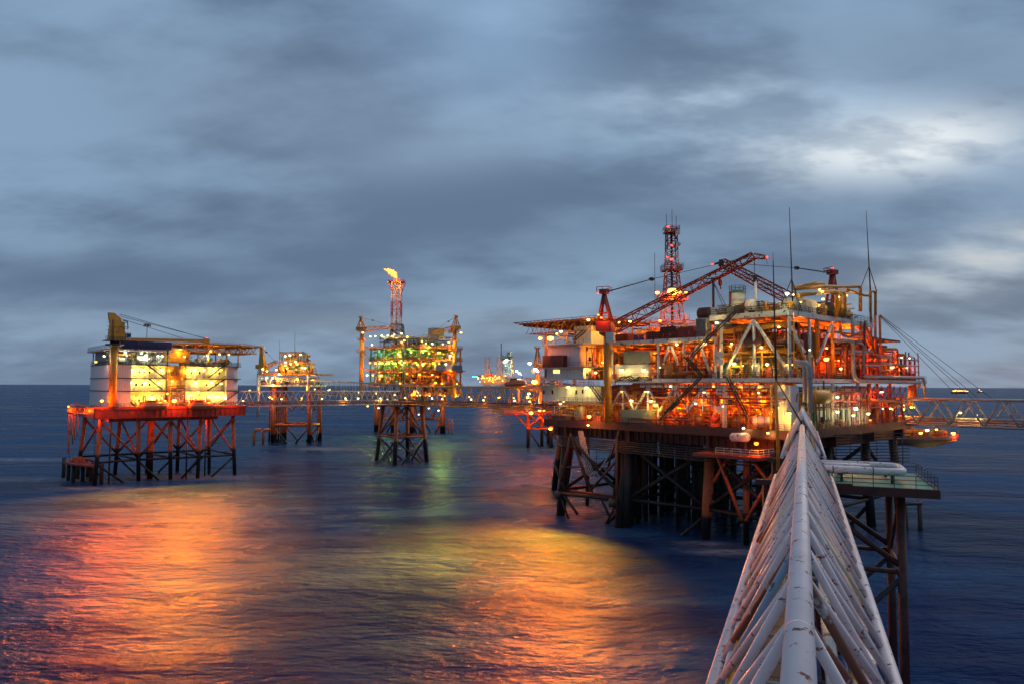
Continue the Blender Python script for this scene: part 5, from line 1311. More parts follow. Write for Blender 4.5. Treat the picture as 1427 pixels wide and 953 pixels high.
for z in (Z1 + 2.6, Z1 + 5.2): m_.tube(mw(17, 0.8, z), mw(31, 0.8, z), 0.1, 5); m_.railing([mw(17, 0.8, z), mw(31, 0.8, z)], 1.1, 2, 1.6, 0.04)
for k in range(16): m_.tube(mw(-0.2, 26 + k * 2.9, Z1), mw(-0.2, 26 + k * 2.9, Z1 + 7 - (k % 3)), 0.13, 5)
for z in (Z1 + 2.2, Z1 + 3.6, Z1 + 5.0): m_.tube(mw(-0.25, 26, z), mw(-0.25, 70, z), 0.13, 5)
for z in (Z0 + 4.6, Z0 + 7.2): m_.fbox(FM, 3, 42, -0.35, -0.2, z - 0.12, z + 0.05); m_.railing([mw(3, -0.3, z), mw(42, -0.3, z)], 1.1, 2, 1.6, 0.04)
for z in (Z0 + 3.7,): m_.fbox(FM, -0.5, -0.3, 3, 56, z - 0.2, z); m_.railing([mw(-0.5, 6, z), mw(-0.5, 56, z)], 1.1, 2, 1.6, 0.05)
for b0 in range(20, 60, 4): m_.tube(mw(-0.3, b0, Z0), mw(-0.3, b0, Z1 - 1.3), 0.1, 5); m_.tube(mw(-0.4, b0, Z0 + 5), mw(-0.4, b0 + 4, Z1 - 1.5), 0.12, 5)
for z in (Z0 + 5, Z0 + 6.6, Z0 + 8): m_.tube(mw(-0.35, 20, z), mw(-0.35, 60, z), 0.1, 5)
m_.build('walkway', mp)
m_ = MB('yellow')
for z in (Z1 + 5.0, Z1 + 4.2): m_.fbox(FM, 1, 16, 0.25, 0.5, z - 0.2, z)
m_.railing([mw(16, 0.3, Z1 + 5), mw(1, 0.3, Z1 + 5)], 1.1, 2, 1.6, 0.04); m_.build('walkway', mp)
# pipes along and over the right face
def pp(pts, r, mat, a=-0.9, b=None, bend=None):
    q = [(FM.hit(x, y, b=b) if b is not None else Rf(x, y, a)) for x, y in pts]
    return MB(mat).pipe(q, r, 12, bend or r * 3).build('pipe', mp)
YP = [([(1107, 403), (1147, 399.5), (1176, 400), (1199, 399), (1199, 434)], 0.36, 1), ([(1112, 412), (1140, 408), (1166, 406.5), (1166, 443)], 0.42, -0.6), ([(1150, 405), (1172, 407), (1172, 440)], 0.34, 0.2), ([(1160, 408), (1177.5, 408), (1177.5, 442)], 0.34, 0.6),
      ([(1120, 398), (1148, 395), (1148, 403)], 0.3, 3), ([(1213, 434), (1213, 406), (1220, 406.5), (1220, 440)], 0.3, 0), ([(1162, 445), (1138, 443), (1138, 500)], 0.5, 0.6), ([(1130, 398), (1133, 393), (1137, 393.5)], 0.2, 2), ([(1183, 405), (1205, 412), (1213, 412)], 0.3, 1), ([(1105, 420), (1105, 400), (1130, 397), (1175, 401)], 0.28, 4), ([(1181, 400), (1181, 408)], 0.3, 1)]
for pts, r, a in YP: pp(pts, r, 'yellow', a)
for pts, r, mat, a in (
        ([(1170, 447), (1172, 466), (1185, 470.5), (1200, 470.5)], 0.33, 'orange', -0.5), ([(1200, 448), (1200, 463), (1190, 467)], 0.3, 'orange', -0.3),
        ([(1188, 441), (1188, 470)], 0.38, 'grey', -1.0), ([(1163, 474.5), (1188.5, 474.5), (1189, 523), (1196, 531), (1281, 532.5), (1281, 540)], 0.42, 'grey', -1.1),
        ([(1206, 448), (1204, 460), (1203, 520)], 0.28, 'brown', -0.6), ([(1195, 478), (1203, 480), (1203.5, 521)], 0.26, 'grey', -1.0),
        ([(1205, 524.5), (1287, 526), (1290, 556)], 0.33, 'grey', -1.3), ([(1226, 486.5), (1250, 486.5), (1250.5, 523)], 0.36, 'orange', 0), ([(1228, 490), (1246, 490.5), (1246, 515)], 0.25, 'orange', 1),
        ([(1250, 494), (1261, 494), (1261, 510), (1250, 510)], 0.33, 'orange', 0), ([(1228, 507), (1252, 507)], 0.28, 'grey', 0), ([(1225, 497), (1245, 497.5)], 0.3, 'orange', 0.3),
        ([(1160, 485), (1180, 484.5), (1181, 522)], 0.3, 'orange', 0), ([(1160, 490), (1215, 491)], 0.42, 'grey', 1), ([(1163, 476), (1205, 477.5)], 0.5, 'brown', 0.8), ([(1165, 500), (1200, 501)], 0.25, 'orange', 0.6),
        ([(1172, 485), (1172, 523)], 0.22, 'red', -0.2), ([(1177, 480), (1177, 523)], 0.2, 'orange', -0.4), ([(1212, 495), (1236, 496)], 0.24, 'red', -0.3), ([(1208, 505), (1240, 506)], 0.3, 'red', 0.4), ([(1165, 512), (1205, 513)], 0.24, 'red', 0), ([(1195, 509), (1226, 509.5), (1227, 523)], 0.2, 'grey', -0.6),
        ([(1205, 565), (1211, 550), (1211, 534)], 0.4, 'orange', 0), ([(1275, 534), (1275, 556)], 0.4, 'red', -1.1), ([(1269, 536), (1269, 566)], 0.55, 'yellow', 0.5), ([(1150, 545), (1208, 548), (1210, 570)], 0.22, 'red', -0.9), ([(1140, 538), (1140, 556), (1195, 560)], 0.2, 'red', -0.8), ([(1200, 556), (1255, 560)], 0.3, 'orange', -0.5), ([(1240, 565), (1255, 561), (1260, 585)], 0.3, 'orange', -0.4), ([(1110, 560), (1111, 548), (1135, 543)], 0.12, 'red', -0.9)):
    pp(pts, r, mat, a)
pp([(1108, 505), (1128, 506), (1129, 575)], 0.5, 'grey', b=-2.2, a=None, bend=1.8); pp([(1108, 508.5), (1121, 509), (1122, 560)], 0.38, 'grey', b=-1.9, a=None, bend=1.4)
pp([(1005, 497), (1040, 491), (1100, 489)], 0.42, 'yellow', b=1, a=None); pp([(1062, 525), (1062, 490)], 0.2, 'yellow', b=0.4, a=None); pp([(1075, 535), (1074, 600)], 0.22, 'yellow', b=-0.8, a=None); pp([(1010, 478), (1060, 473), (1098, 472)], 0.5, 'yellow', b=5, a=None); pp([(1005, 462), (1095, 452)], 0.55, 'yellow', b=1.6, a=None)
pp([(880, 583), (970, 585)], 0.2, 'red', b=-0.9, a=None); pp([(850, 552), (912, 553)], 0.75, 'red', b=2, a=None); pp([(1016, 560), (1080, 562)], 0.22, 'red', b=-0.5, a=None); pp([(905, 553), (1095, 556)], 0.16, 'red', b=-0.6, a=None); pp([(1005, 560), (1005, 590)], 0.14, 'grey', b=-0.8, a=None)
for k, (x, y0, y1) in enumerate(((1106, 436, 520), (1142, 545, 590), (1134, 560, 590), (1148, 530, 590))): pp([(x, y0), (x, y1)], 0.16, ['yellow', 'grey', 'green', 'dark'][k], -0.8)
# stairs
for x0, y0, x1, y1, b0 in ((1027, 433, 988, 470, -1.3), (988, 470, 963, 498, -1.3), (955, 497, 978, 523, -1.3), (975, 527, 928, 575, -1.6), (945, 560, 920, 586, -1.6), (1015, 527, 1044, 585, -1.4), (815, 460, 800, 474, -1.0), (822, 536, 838, 558, -1.0)):
    p, q = Lf(x0, y0, b0), Lf(x1, y1, b0)
    if p.z > q.z: p, q = q, p
    MB('dark').stair(p, q, FM.e2, 1.0).build('stair', mp)
m_ = MB('rope'); rr = random.Random(3); last = Lf(859, 530, -0.9)                      # bundled black hoses over the rail
for k in range(3):
    pts = [Lf(858 + i * 4.2, 527 + 3.2 * math.sin(i * 1.1 + k) + rr.uniform(-1, 1), -0.9 - 0.15 * k) for i in range(13)]
    m_.pipe([Lf(857, 536, -0.9)] + pts, 0.13, 6, 0.8)
m_.build('black_hose', mp)
# living block on the left end
lqb = [(51.6, 62, 0, 20, 35.6, 41.0), (50, 62, -0.4, 20, Z1, 35.3), (45.5, 64.5, 0.6, 20, 27.3, 31.0)]
for a0, a1, b0, b1, z0, z1 in lqb:
    m_ = MB('cladding'); m_.fbox(FM, a0, a1, b0, b1, z0, z1); o = m_.build('wall', mp)
    rb = MB('white')
    for i in range(int((a1 - a0) / 1.2)): rb.fbox(FM, a0 + 0.4 + i * 1.2, a0 + 0.47 + i * 1.2, b0 - 0.05, b0 - 0.002, z0 + 0.1, z1 - 0.1)
    rb.build('cladding_rib', o)
m_ = MB('grey')
for a0, a1, b0, z in ((49, 62.5, -1.6, 41.0), (44, 64, -2.0, 35.45), (44, 65.5, -2.0, 31.15), (44.5, 56, -2.2, 27.15), (43, 51, -1.0, 35.5)): m_.fbox(FM, a0, a1, b0, 20, z - 0.3, z)
m_.build('deck', mp)
r = MB('red')
for a0, a1, b0, z in ((49, 62.5, -1.55, 41.0), (44, 55, -1.95, 35.45), (44.5, 56, -2.15, 27.15), (44, 50, -1.95, 31.15)): r.railing([mw(a1, b0, z), mw(a0, b0, z)], 1.1, 3, 1.4, 0.04)
r.build('railing', mp)
MB('yellow').fbox(FM, 45, 51.5, 6, 18, 35.5, 40.7).build('wall', mp)
MB('cladding').fbox(FM, 50.5, 56, 3, 14, 41.01, 45.4).build('roof_house', mp)
for px, py in ((772.5, 517.5), (775.5, 517.5), (778.5, 517.5)): p = Lf(px, py, -0.47); MB('lamp_yellow').hexa([p + FM.e1 * i + V((0, 0, k)) + FM.e2 * j for k in (-0.35, 0.35) for i, j in ((-0.28, 0), (0.28, 0), (0.28, 0.05), (-0.28, 0.05))]).build('window', mp)
for px, py in ((758, 546), (770, 546), (818, 486), (822, 500), (812, 545), (803, 546), (818, 520)): 
    p = Lf(px, py, 0.5); MB('window_glass').hexa([p + FM.e1 * i + V((0, 0, k)) + FM.e2 * j for k in (-0.5, 0.5) for i, j in ((-0.25, -0.06), (0.25, -0.06), (0.25, 0.02), (-0.25, 0.02))]).build('window', mp)
# white house with two lamps, and outbuildings
MB('cladding').fbox(FM, 32, 42.6, 0.4, 9, Z1 + 0.02, Z1 + 3.2).build('wall', mp)
MB('olive').fbox(FM, 12.5, 16, 1.5, 6, ZB + 0.5, ZA - 1.6).build('plant_room', mp)
cbn = thing('equipment_cabinet', 'pale cabinet building on the top deck in front of the yellow pipes', 'cabinet', mw(1.5, 4, ZA))
p0, p1 = Rf(1114, 434, 0.8), Rf(1138, 434, 0.8); _, bA, _ = FM.loc(p0); _, bB, _ = FM.loc(p1)
MB('cladding').fbox(FM, 0.8, 4, bA, bB, ZA + 0.02, ZA + 2.9).build('body', cbn)
for k in range(3):
    c_ = bA + (bB - bA) * k / 3; MB('grey' if k < 2 else 'cladding').fbox(FM, 0.72, 0.797, c_ + 0.12, c_ + (bB - bA) / 3 - 0.12, ZA + 0.2, ZA + 2.6).build('door', cbn)
# top deck storage tank
tn = thing('storage_tank', 'upright cream storage tank with green railed top on the upper deck', 'tank', Lf(1028, 437, 4))
c0 = Lf(1028, 436, 4); c0.z = ZA
MB('cladding').lathe(c0, (0, 0, 1), [(1.45, 0), (1.45, 1.6), (1.47, 1.62), (1.47, 1.7), (1.45, 1.72), (1.45, 3.3), (1.47, 3.32), (1.47, 3.4), (1.45, 3.42), (1.45, 4.6)], 24).build('shell', tn)
m_ = MB('green'); m_.lathe(c0 + V((0, 0, 4.6)), (0, 0, 1), [(1.6, 0), (1.6, 0.35), (0.6, 0.7), (0.1, 0.75)], 20); m_.build('roof', tn)
m_ = MB('dark'); m_.railing([c0 + V((1.6 * math.cos(k * math.pi / 6), 1.6 * math.sin(k * math.pi / 6), 4.95)) for k in range(13)], 1.1, 2, 0.8, 0.04); m_.build('railing', tn)
m_ = MB('red'); m_.tube(c0 + V((-1.7, -0.6, 0)), c0 + V((-1.7, -0.6, 4.8)), 0.22, 8); m_.build('pipe', tn)
m_ = MB('grey'); 
for k in (0, 0.45): m_.tube(c0 + V((0.9 + k, -1.5 + k * 0.6, 0)), c0 + V((0.9 + k, -1.5 + k * 0.6, 5.9)), 0.04, 4)
for k in range(14): m_.tube(c0 + V((0.9, -1.5, 0.4 * k + 0.3)), c0 + V((1.35, -1.23, 0.4 * k + 0.3)), 0.03, 4)
m_.build('ladder', tn)
for px, top, lb in ((1053, 392, 'slim white vent pipe standing behind the cream tank'), (994, 389, 'thin brown post with stays at the left end of the top deck')):
    t = thing('vent_stack', lb, 'post', Lf(px, 437, 3)); b0 = Lf(px, 437, 3); b0.z = ZA if px > 1000 else ZA - 1.5; tp = Lf(px, top, 3)
    MB('cladding' if px > 1000 else 'brown').tube(b0, tp, 0.26, 10).build('stack', t)
    MB('dark').tube(tp + V((-0.5, 0, 0.05)), tp + V((0.5, 0, 0.05)), 0.25, 8).build('cap', t)
    if px < 1000:
        for k in (3.2, 4.2): MB('dark').tube(tp + V((0, 0, -0.6)), b0 + FM.e1 * -k + V((0, 0, 1.3)), 0.06, 4).build('stay', t)
dr = thing('horizontal_drum', 'rusty horizontal drum on the roof edge, left of the cream tank', 'drum', Lf(980, 450, 2)); c0 = Lf(974, 437.5, 2)
m_ = MB('brown'); m_.lathe(c0, (Lf(988, 436.5, 2) - c0), [(0.1, 0), (1.1, 0.1), (1.25, 0.3), (1.25, 2.6), (1.1, 2.9), (0.1, 3)], 16); m_.build('shell', dr)
MB('dark').hexa([c0 + FM.e1 * i + FM.e2 * j + V((0, 0, k)) for k in (-2.2, -1.0) for i, j in ((-2.8, -0.5), (0.1, -0.5), (0.1, 0.5), (-2.8, 0.5))]).build('saddle', dr)
vs = thing('horizontal_vessel', 'yellow-lit horizontal pressure vessel above green pumps beside the bridge head', 'tank', Rf(1145, 552, -1.6)); c0 = Rf(1131, 553, -1.8)
MB('yellow').lathe(c0, (Rf(1170, 551, -1.8) - c0), [(0.1, 0), (1.0, 0.15), (1.35, 0.6), (1.35, 6.2), (1.0, 6.6), (0.1, 6.8)], 18).build('shell', vs)
m_ = MB('green'); d = (Rf(1170, 551, -1.8) - c0).normalized()
for k in (1.4, 5.2): MB('green').beam(c0 + d * k + V((0, 0, -1.2)), c0 + d * k + V((0, 0, -4.6)), 0.3, 0.3).build('saddle', vs)
# containers and loads
container('dark red container on the living block ledge at the left end of the big platform', FM, 55.2, 61.8, -2.0, -0.5, 35.5, 38.2, 'brown', 'containers on the big platform')
container('green-grey container between the white beams, above the two-lamp white wall', FM, 31.4, 38.2, -0.1, 2.2, Z1 + 3.4, Z1 + 6.0, 'olive', 'containers on the big platform')
container('worn grey-green container on the lowest deck, right of a glaring yellow lamp glow', FM, 30.6, 38.6, -0.9, 1.5, Z0 + 0.15, Z0 + 2.8, 'olive', 'containers on the big platform')
for i, (a0, a1, h, mt, lb) in enumerate(((37.5, 41.5, 1.5, 'red', 'low red bin at the left end of the row of loads on the upper deck'), (29.0, 32.4, 1.6, 'brown', 'dark red load right of the blue drums on the upper deck'), (24.9, 28.7, 2.5, 'brown', 'tall dark brown container in the middle of the upper deck row'), (20.6, 24.4, 2.1, 'red', 'red container with a flat top beside the louvred cabinet'))):
    container(lb, FM, a0, a1, 0.3, 2.5, ZB + 0.05, ZB + h, mt, 'containers on the big platform')
for i, a in enumerate((35.8, 34.2)):
    t = thing('blue_drum', ['blue drum nearest the crane pedestal, one of two on the upper deck', 'blue drum beside the dark red load, one of two on the upper deck'][i], 'drum', mw(a, 0.9, ZB), 'blue drums on the upper deck')
    MB('blue').lathe(mw(a, 0.9, ZB + 0.03), (0, 0, 1), [(0.62, 0), (0.66, 0.05), (0.62, 0.1), (0.62, 0.6), (0.66, 0.64), (0.62, 0.68), (0.62, 1.2), (0.66, 1.24), (0.55, 1.26)], 16).build('shell', t)
    MB('dark').lathe(mw(a + 0.3, 0.9, ZB + 1.27), (0, 0, 1), [(0.1, 0), (0.1, 0.08)], 8).build('lid', t)
lc = thing('louvred_cabinet', 'grey ribbed cabinet under the rusty drum with a railing in front', 'cabinet', mw(18.8, 0.4, ZB)); MB('grey').fbox(FM, 17.6, 20.0, 0.4, 2.4, ZB + 0.02, ZB + 3.9).build('body', lc)
m_ = MB('dark')
for k in range(9): m_.fbox(FM, 17.75 + k * 0.25, 17.83 + k * 0.25, 0.34, 0.397, ZB + 0.2, ZB + 3.7)
m_.build('louvre', lc)
r = MB('red'); r.railing([mw(43, -0.35, ZB), mw(16.7, -0.35, ZB)], 1.15, 3, 1.5, 0.04); r.build('railing', mp)
for i, (x, lb) in enumerate(((919, 'red skip beside the white column on the main deck, left of a pair'), (930, 'red skip on the main deck, right of a pair'))):
    c0 = Lf(x, 519, -0.05); t = thing('skip_bin', lb, 'skip', c0, 'red skips on the main deck'); c0.z = Z1 + 0.02
    MB('red').hexa([c0 + FM.e1 * i_ + FM.e2 * j for i_, j in ((-0.8, 0.2), (0.8, 0.2), (0.8, 1.6), (-0.8, 1.6))] + [c0 + FM.e1 * i_ + FM.e2 * j + V((0, 0, 2.0)) for i_, j in ((-0.95, 0), (0.95, 0), (0.95, 1.8), (-0.95, 1.8))]).build('body', t)
    m_ = MB('brown'); m_.hexa([c0 + FM.e1 * i_ + FM.e2 * j + V((0, 0, k)) for k in (2.0, 2.15) for i_, j in ((-1.05, -0.1), (1.05, -0.1), (1.05, 1.9), (-1.05, 1.9))]); m_.build('lid', t)
# helideck
hc = (59.5, 12.0); ZH = 46.6
m_ = MB('orange'); pts = [(72.5, 0.2), (72.5, 19), (67, 25), (59, 25), (51, 25), (46, 19), (46, 0.2), (59, 0.15)]
for z in (ZH, ZH + 0.4): m_.v += [mw(x, y, z) for x, y in pts]
for i in range(8): m_.face((i, (i + 1) % 8, 8 + (i + 1) % 8, 8 + i))
m_.face(tuple(range(8))); m_.face(tuple(range(15, 7, -1)))
m_.m('brown')
for k in range(14): m_.fbox(FM, 47 + k * 1.85, 47.25 + k * 1.85, 0.4, 22, ZH - 0.45, ZH - 0.003)
hdo = m_.build('helideck', mp)
nt_ = MB('red')
for i in range(8):
    x0, y0 = pts[i]; x1, y1 = pts[(i + 1) % 8]
    ox = lambda x, c: x + (x - c) * 0.09
    a_, b_ = mw(ox(x0, hc[0]), ox(y0, hc[1]), ZH + 0.6), mw(ox(x1, hc[0]), ox(y1, hc[1]), ZH + 0.6)
    nt_.tube(a_, b_, 0.07, 4)
    for k in range(10): nt_.tube(mw(x0 + (x1 - x0) * k / 10, y0 + (y1 - y0) * k / 10, ZH + 0.1), a_.lerp(b_, k / 10), 0.06, 4)
nt_.build('safety_net', hdo)
tr = MB('orange')
for b0 in (1.2, 7, 13, 19):
    tr.tube(mw(48, b0, ZH - 0.2), mw(72, b0, ZH - 0.2), 0.14, 5); tr.tube(mw(50, b0, ZH - 2.4), mw(70, b0, ZH - 2.4), 0.12, 5)
    for a in range(50, 70, 3): tr.tube(mw(a, b0, ZH - 2.4), mw(a + 1.5, b0, ZH - 0.2), 0.08, 4); tr.tube(mw(a + 1.5, b0, ZH - 0.2), mw(a + 3, b0, ZH - 2.4), 0.08, 4)
for a in (50, 56, 63, 69):
    tr.tube(mw(a, 1, ZH - 2.4), mw(a, 20, ZH - 2.4), 0.14, 5)
    for b0 in (1, 4, 7, 10, 13): tr.tube(mw(a, b0, ZH - 2.4), mw(a, b0 + 1.5, ZH - 0.2), 0.08, 4); tr.tube(mw(a, b0 + 1.5, ZH - 0.2), mw(a, b0 + 3, ZH - 2.4), 0.08, 4)
tr.build('helideck_truss', mp)
for a, b0, z in ((63.8, 1.2, 33), (61, 6, 41), (54, 1.2, 41), (51, 8, 41), (57, 12, 41)): MB('orange').tube(mw(a, b0, z), mw(a, b0, ZH - 2.3), 0.42 if a > 63 else 0.25, 10).build('helideck_column', mp)
for p, q in (((61, 0, 41.2), (54, 0, 44.2)), ((54, 0, 41.2), (61, 0, 44.2)), ((54, 0, 41.2), (48, 0, 44.4))): MB('yellow').tube(mw(*p), mw(*q), 0.13, 6).build('helideck_brace', mp)
# orange-lit frame behind the crane, level with the helideck
rf = MB('orange')
for a in (30, 35, 40, 45):
    for b0 in (12, 20): rf.tube(mw(a, b0, ZB), mw(a, b0, 46), 0.18, 6)
for z in (43.6, 46):
    for b0 in (12, 20): rf.tube(mw(29, b0, z), mw(46, b0, z), 0.16, 6)
    for a in (30, 35, 40, 45): rf.tube(mw(a, 12, z), mw(a, 20, z), 0.14, 6)
rf.railing([mw(46, 12, 46), mw(29, 12, 46)], 1.1, 3, 1.5, 0.05)
for k in range(5): rf.tube(mw(30 + 3 * k, 12, ZB), mw(33 + 3 * k, 12, 43.6), 0.09, 5); rf.tube(mw(33 + 3 * k, 12, 43.6), mw(36 + 3 * k, 12, 46), 0.09, 5)
rf.build('roof_frame', mp)
MB('yellow').fbox(FM, 29, 46, 20.5, 21, ZB + 0.02, 45.6).build('backing_wall', mp)  # yellow backing wall added behind the lit roof frame
cm = MB(); clutter(cm, FM, 29, 46, 12, 20, ZB, 45.5, 90, ['orange', 'yellow', 'red', 'yellow', 'brown'], 0.2); cm.build('process_equipment', mp, kind='stuff')
# cranes
c0 = Lf(847, 590, -2.6); c0.z = Z0
ct, ap, bt, foot = small_crane('rust-red lattice boom crane on a yellow pedestal at the left of the big platform', c0, 42.2, 1.35, P(1050, 357, 146), 'red', True, pyr=7.2, pedestal=0.9, ped_mat='ochre')
m_ = MB('red'); jt = P(1066, 359, 145); m_.lattice(bt, jt, 1.0, 0.7, 2, 0.1, 0.06); m_.ball(jt, 0.3); m_.build('boom_tip', ct)
for x, y1 in ((1052, 374), (1069, 372)): MB('rope').tube(P(x - 1, 360, 146), P(x, y1 - 4, 146), 0.05, 4).build('hoist_cable', ct)
hk = MB('red'); hq = P(1003.5, 394, 150); hk.ball(hq, 0.55, (0.8, 0.6, 1.5), 8, 6); hk.tube(hq, hq + V((0, 0, 1.6)), 0.1, 5); hk.tube(hq + V((0, 0, -0.6)), hq + V((0.1, 0, -1.4)), 0.12, 6); hk.build('hook_block', ct)
hk = MB('dark'); hq = P(1052, 387, 148); hk.ball(hq, 0.5, (1, 0.7, 1.2), 8, 6); hk.tube(hq, P(1051, 366, 148), 0.06, 4); hk.build('hook_block', ct)
lamp(ct, P(833, 408.5, 162), 'beacon_red', 0.22, 0, name='beacon'); lamp(ct, P(1068, 358.5, 145), 'beacon_red', 0.34, 40, name='beacon')
lamp(ct, P(834, 439, 160), 'lamp_sodium', 0.22, 300); lamp(ct, P(838, 443, 160), 'lamp_sodium', 0.25, 300)
c0 = mw(8, 38, ZA - 4)
ct, ap, bt, foot = small_crane('dark red boom crane with a high A-frame head, at the right of the top deck', c0, 45.0, 1.35, P(1006, 366, 152), 'red', True, pyr=9.6, pedestal=0.9)
lamp(ct, ap + V((0, 0, 1.2)), 'beacon_red', 0.24, 20, name='beacon'); lamp(ct, P(993, 368.5, 151), 'beacon_red', 0.32, 40, name='beacon')
m_ = MB('dark'); m_.hexa([P(x, y, 151 + d) for d in (0, 1.2) for x, y in ((1001, 371), (1009, 371), (1008, 362), (1002, 362))]); m_.tube(P(1003, 366, 152), P(993, 369, 151), 0.22, 6); m_.build('boom_tip', ct)
# telecom tower
tt = thing('telecom_tower', 'tall red and white lattice telecom tower with glaring orange floodlights halfway up', 'tower', P(937, 455, 176))
b0 = P(937, 462, 176); b0.z = ZB
def tz(y): return P(937, y, 176).z
zz = [b0.z, tz(420), tz(385), tz(350), tz(318)]
wd_ = [6.2, 4.0, 3.0, 2.5, 2.3]
for i in range(4): MB(['orange', 'red', 'white', 'red'][i]).lattice((b0.x, b0.y, zz[i]), (b0.x, b0.y, zz[i + 1]), wd_[i], wd_[i + 1], 4, 0.17, 0.09).build('lattice_section', tt)
m_ = MB('dark'); m_.tube(b0, (b0.x, b0.y, zz[4]), 0.3, 8)
for k in range(40): m_.tube((b0.x - 0.5, b0.y - 0.8, zz[0] + k * 0.75), (b0.x + 0.5, b0.y - 0.8, zz[0] + k * 0.75), 0.05, 4)
m_.build('cable_ladder', tt)
for y, hw in ((378, 2.3), (420, 3.2), (325, 1.7)):
    m_ = MB('red' if y < 400 else 'orange'); z = tz(y); q = V((b0.x, b0.y, z)); m_.hexa([q + V((x * hw, yy * hw, k)) for k in (0, 0.25) for x, yy in ((-1, -1), (1, -1), (1, 1), (-1, 1))])
    m_.railing([q + V((x * hw, yy * hw, 0.25)) for x, yy in ((-1, -1), (1, -1), (1, 1), (-1, 1), (-1, -1))], 1.3, 3, 1.2, 0.06); m_.build('tower_platform', tt)
for dx, h in ((-1.2, 3.5), (0.2, 4.6), (1.2, 3.0), (-4.2, 12)): MB('dark').tube((b0.x + dx, b0.y, zz[4] if dx > -3 else tz(420)), (b0.x + dx, b0.y, (zz[4] if dx > -3 else tz(420)) + h), 0.06, 5).build('aerial', tt)
m_ = MB('white')
for y, dx in ((322, -1), (326, 1.2), (342, 1.3), (366, -1.4), (373, 1.5)): q = V((b0.x + dx, b0.y - 1.3, tz(y))); m_.lathe(q, (0, -1, 0), [(0.25, 0), (0.6, 0.15), (0.62, 0.4), (0.1, 0.42)], 12)
m_.build('antenna_dish', tt)
for x, y, r, pw in ((937, 406.5, 1.2, 1800), (916, 408, 0.5, 300), (946.5, 407.5, 0.5, 300), (956, 407.5, 0.38, 200)): lamp(tt, P(x, y, 172.5), 'lamp_sodium', r, pw, V((0.05, -0.6, -0.7)))
for x, y, r in ((931, 316, 0.4), (936, 342, 0.33), (936, 361.5, 0.4), (930, 358.5, 0.25)): lamp(tt, P(x, y, 174.3), 'beacon_red', r, 0, name='beacon')
# aerials
for xb, yb, xt, yt, Y, st, lb in ((1105, 436, 1100, 289, 128, 2.6, 'tallest whip aerial with tripod stays on the near corner of the top deck'), (1213, 408, 1207, 294, 160, 2.4, 'rusty whip aerial with one stay over the right end of the top deck')):
    b0 = P(xb, yb, Y + 8); tp = P(xt, yt, Y + 8); whip(lb, b0, tp, st, 'dark' if xb < 1200 else 'brown', 0.17, 'whip aerials of the big platform')
# stay cables from the right corner
sc0 = Rf(1226, 441, 0); t = thing('stay_cables', 'four thin dark cables sloping from the platform corner down to the right-hand bridge', 'cable', sc0)
for x, y in ((1340, 557), (1357, 557), (1366, 557), (1384, 556)): MB('rope').tube(sc0 + V((0, 0, (x - 1340) * 0.01)), P(x, y, 165), 0.055, 5).build('cable', t)
# right-hand bridge
bD0 = P(1243, 588, 176); bD0.z = 22.3; bD1 = P(1427, 594, 155); dd = (bD1 - bD0); bD1 = bD0 + dd * 1.5; bD1.z = 22.3
box_bridge('truss_bridge', 'grey truss bridge leaving the big platform at the right edge', bD0, bD1, 5.0, 5.9, 6, 0.30, 0.24, 'grey', [(0.08, 0.6, 3.4, 'lamp_white', 0.34, 250), (0.385, 0.8, 3.0, 'lamp_white', 0.3, 250), (0.455, 0.4, 2.5, 'lamp_white', 0.26, 200), (0.03, 0.8, 3.4, 'lamp_sodium', 0.35, 300)], 'orange', 3, None, 'grey')
# low cantilevered boat-shaped deck beyond the bridge
cd = MB('dark'); A = [P(1248, 611, 176), P(1336, 612, 170), P(1336, 606, 184), P(1256, 602, 192)]; B = [P(1250, 620, 176), P(1296, 624, 172), P(1330, 615, 182), P(1258, 610, 192)]
cd.hexa(B + A); cdo = cd.build('cantilever_deck', mp)
r = MB('red'); r.railing([A[0], A[1], A[2]], 1.3, 3, 1.3, 0.06); r.build('railing', mp)
FC = Frame((P(1262, 611, 176).x, 176), (1, -0.25)); cm = MB(); clutter(cm, FC, 0, 9, 1, 7, P(1265, 608, 176).z, P(1265, 598, 176).z + 0.3, 60, ['red', 'orange', 'olive', 'yellow'], 0.2); cm.build('process_equipment', mp, kind='stuff')
for x, y, kd, r_, pw in ((1328.5, 603.5, 's', 0.5, 900), (1292, 599, 'c', 0.42, 150), (1283, 603, 'y', 0.4, 120), (1305, 598, 'y', 0.3, 60)): lamp(mp, P(x, y, 171), kinds[kd], r_, pw, V((-0.1, -0.4, -0.4)))
dl = thing('mooring_dolphin', 'two black piles joined by a beam in the sea, beyond the green deck', 'piles', G(1273, 738))
for x in (1262.5, 1282.5): b0 = G(x, 738); MB('dark').tube((b0.x, b0.y, -4), (b0.x, b0.y, P(x, 697 if x > 1270 else 700, b0.y).z), 0.5, 10).build('pile', dl)
MB('dark').tube(P(1257, 702, 154), P(1284, 701, 154), 0.35, 8).build('cross_beam', dl)

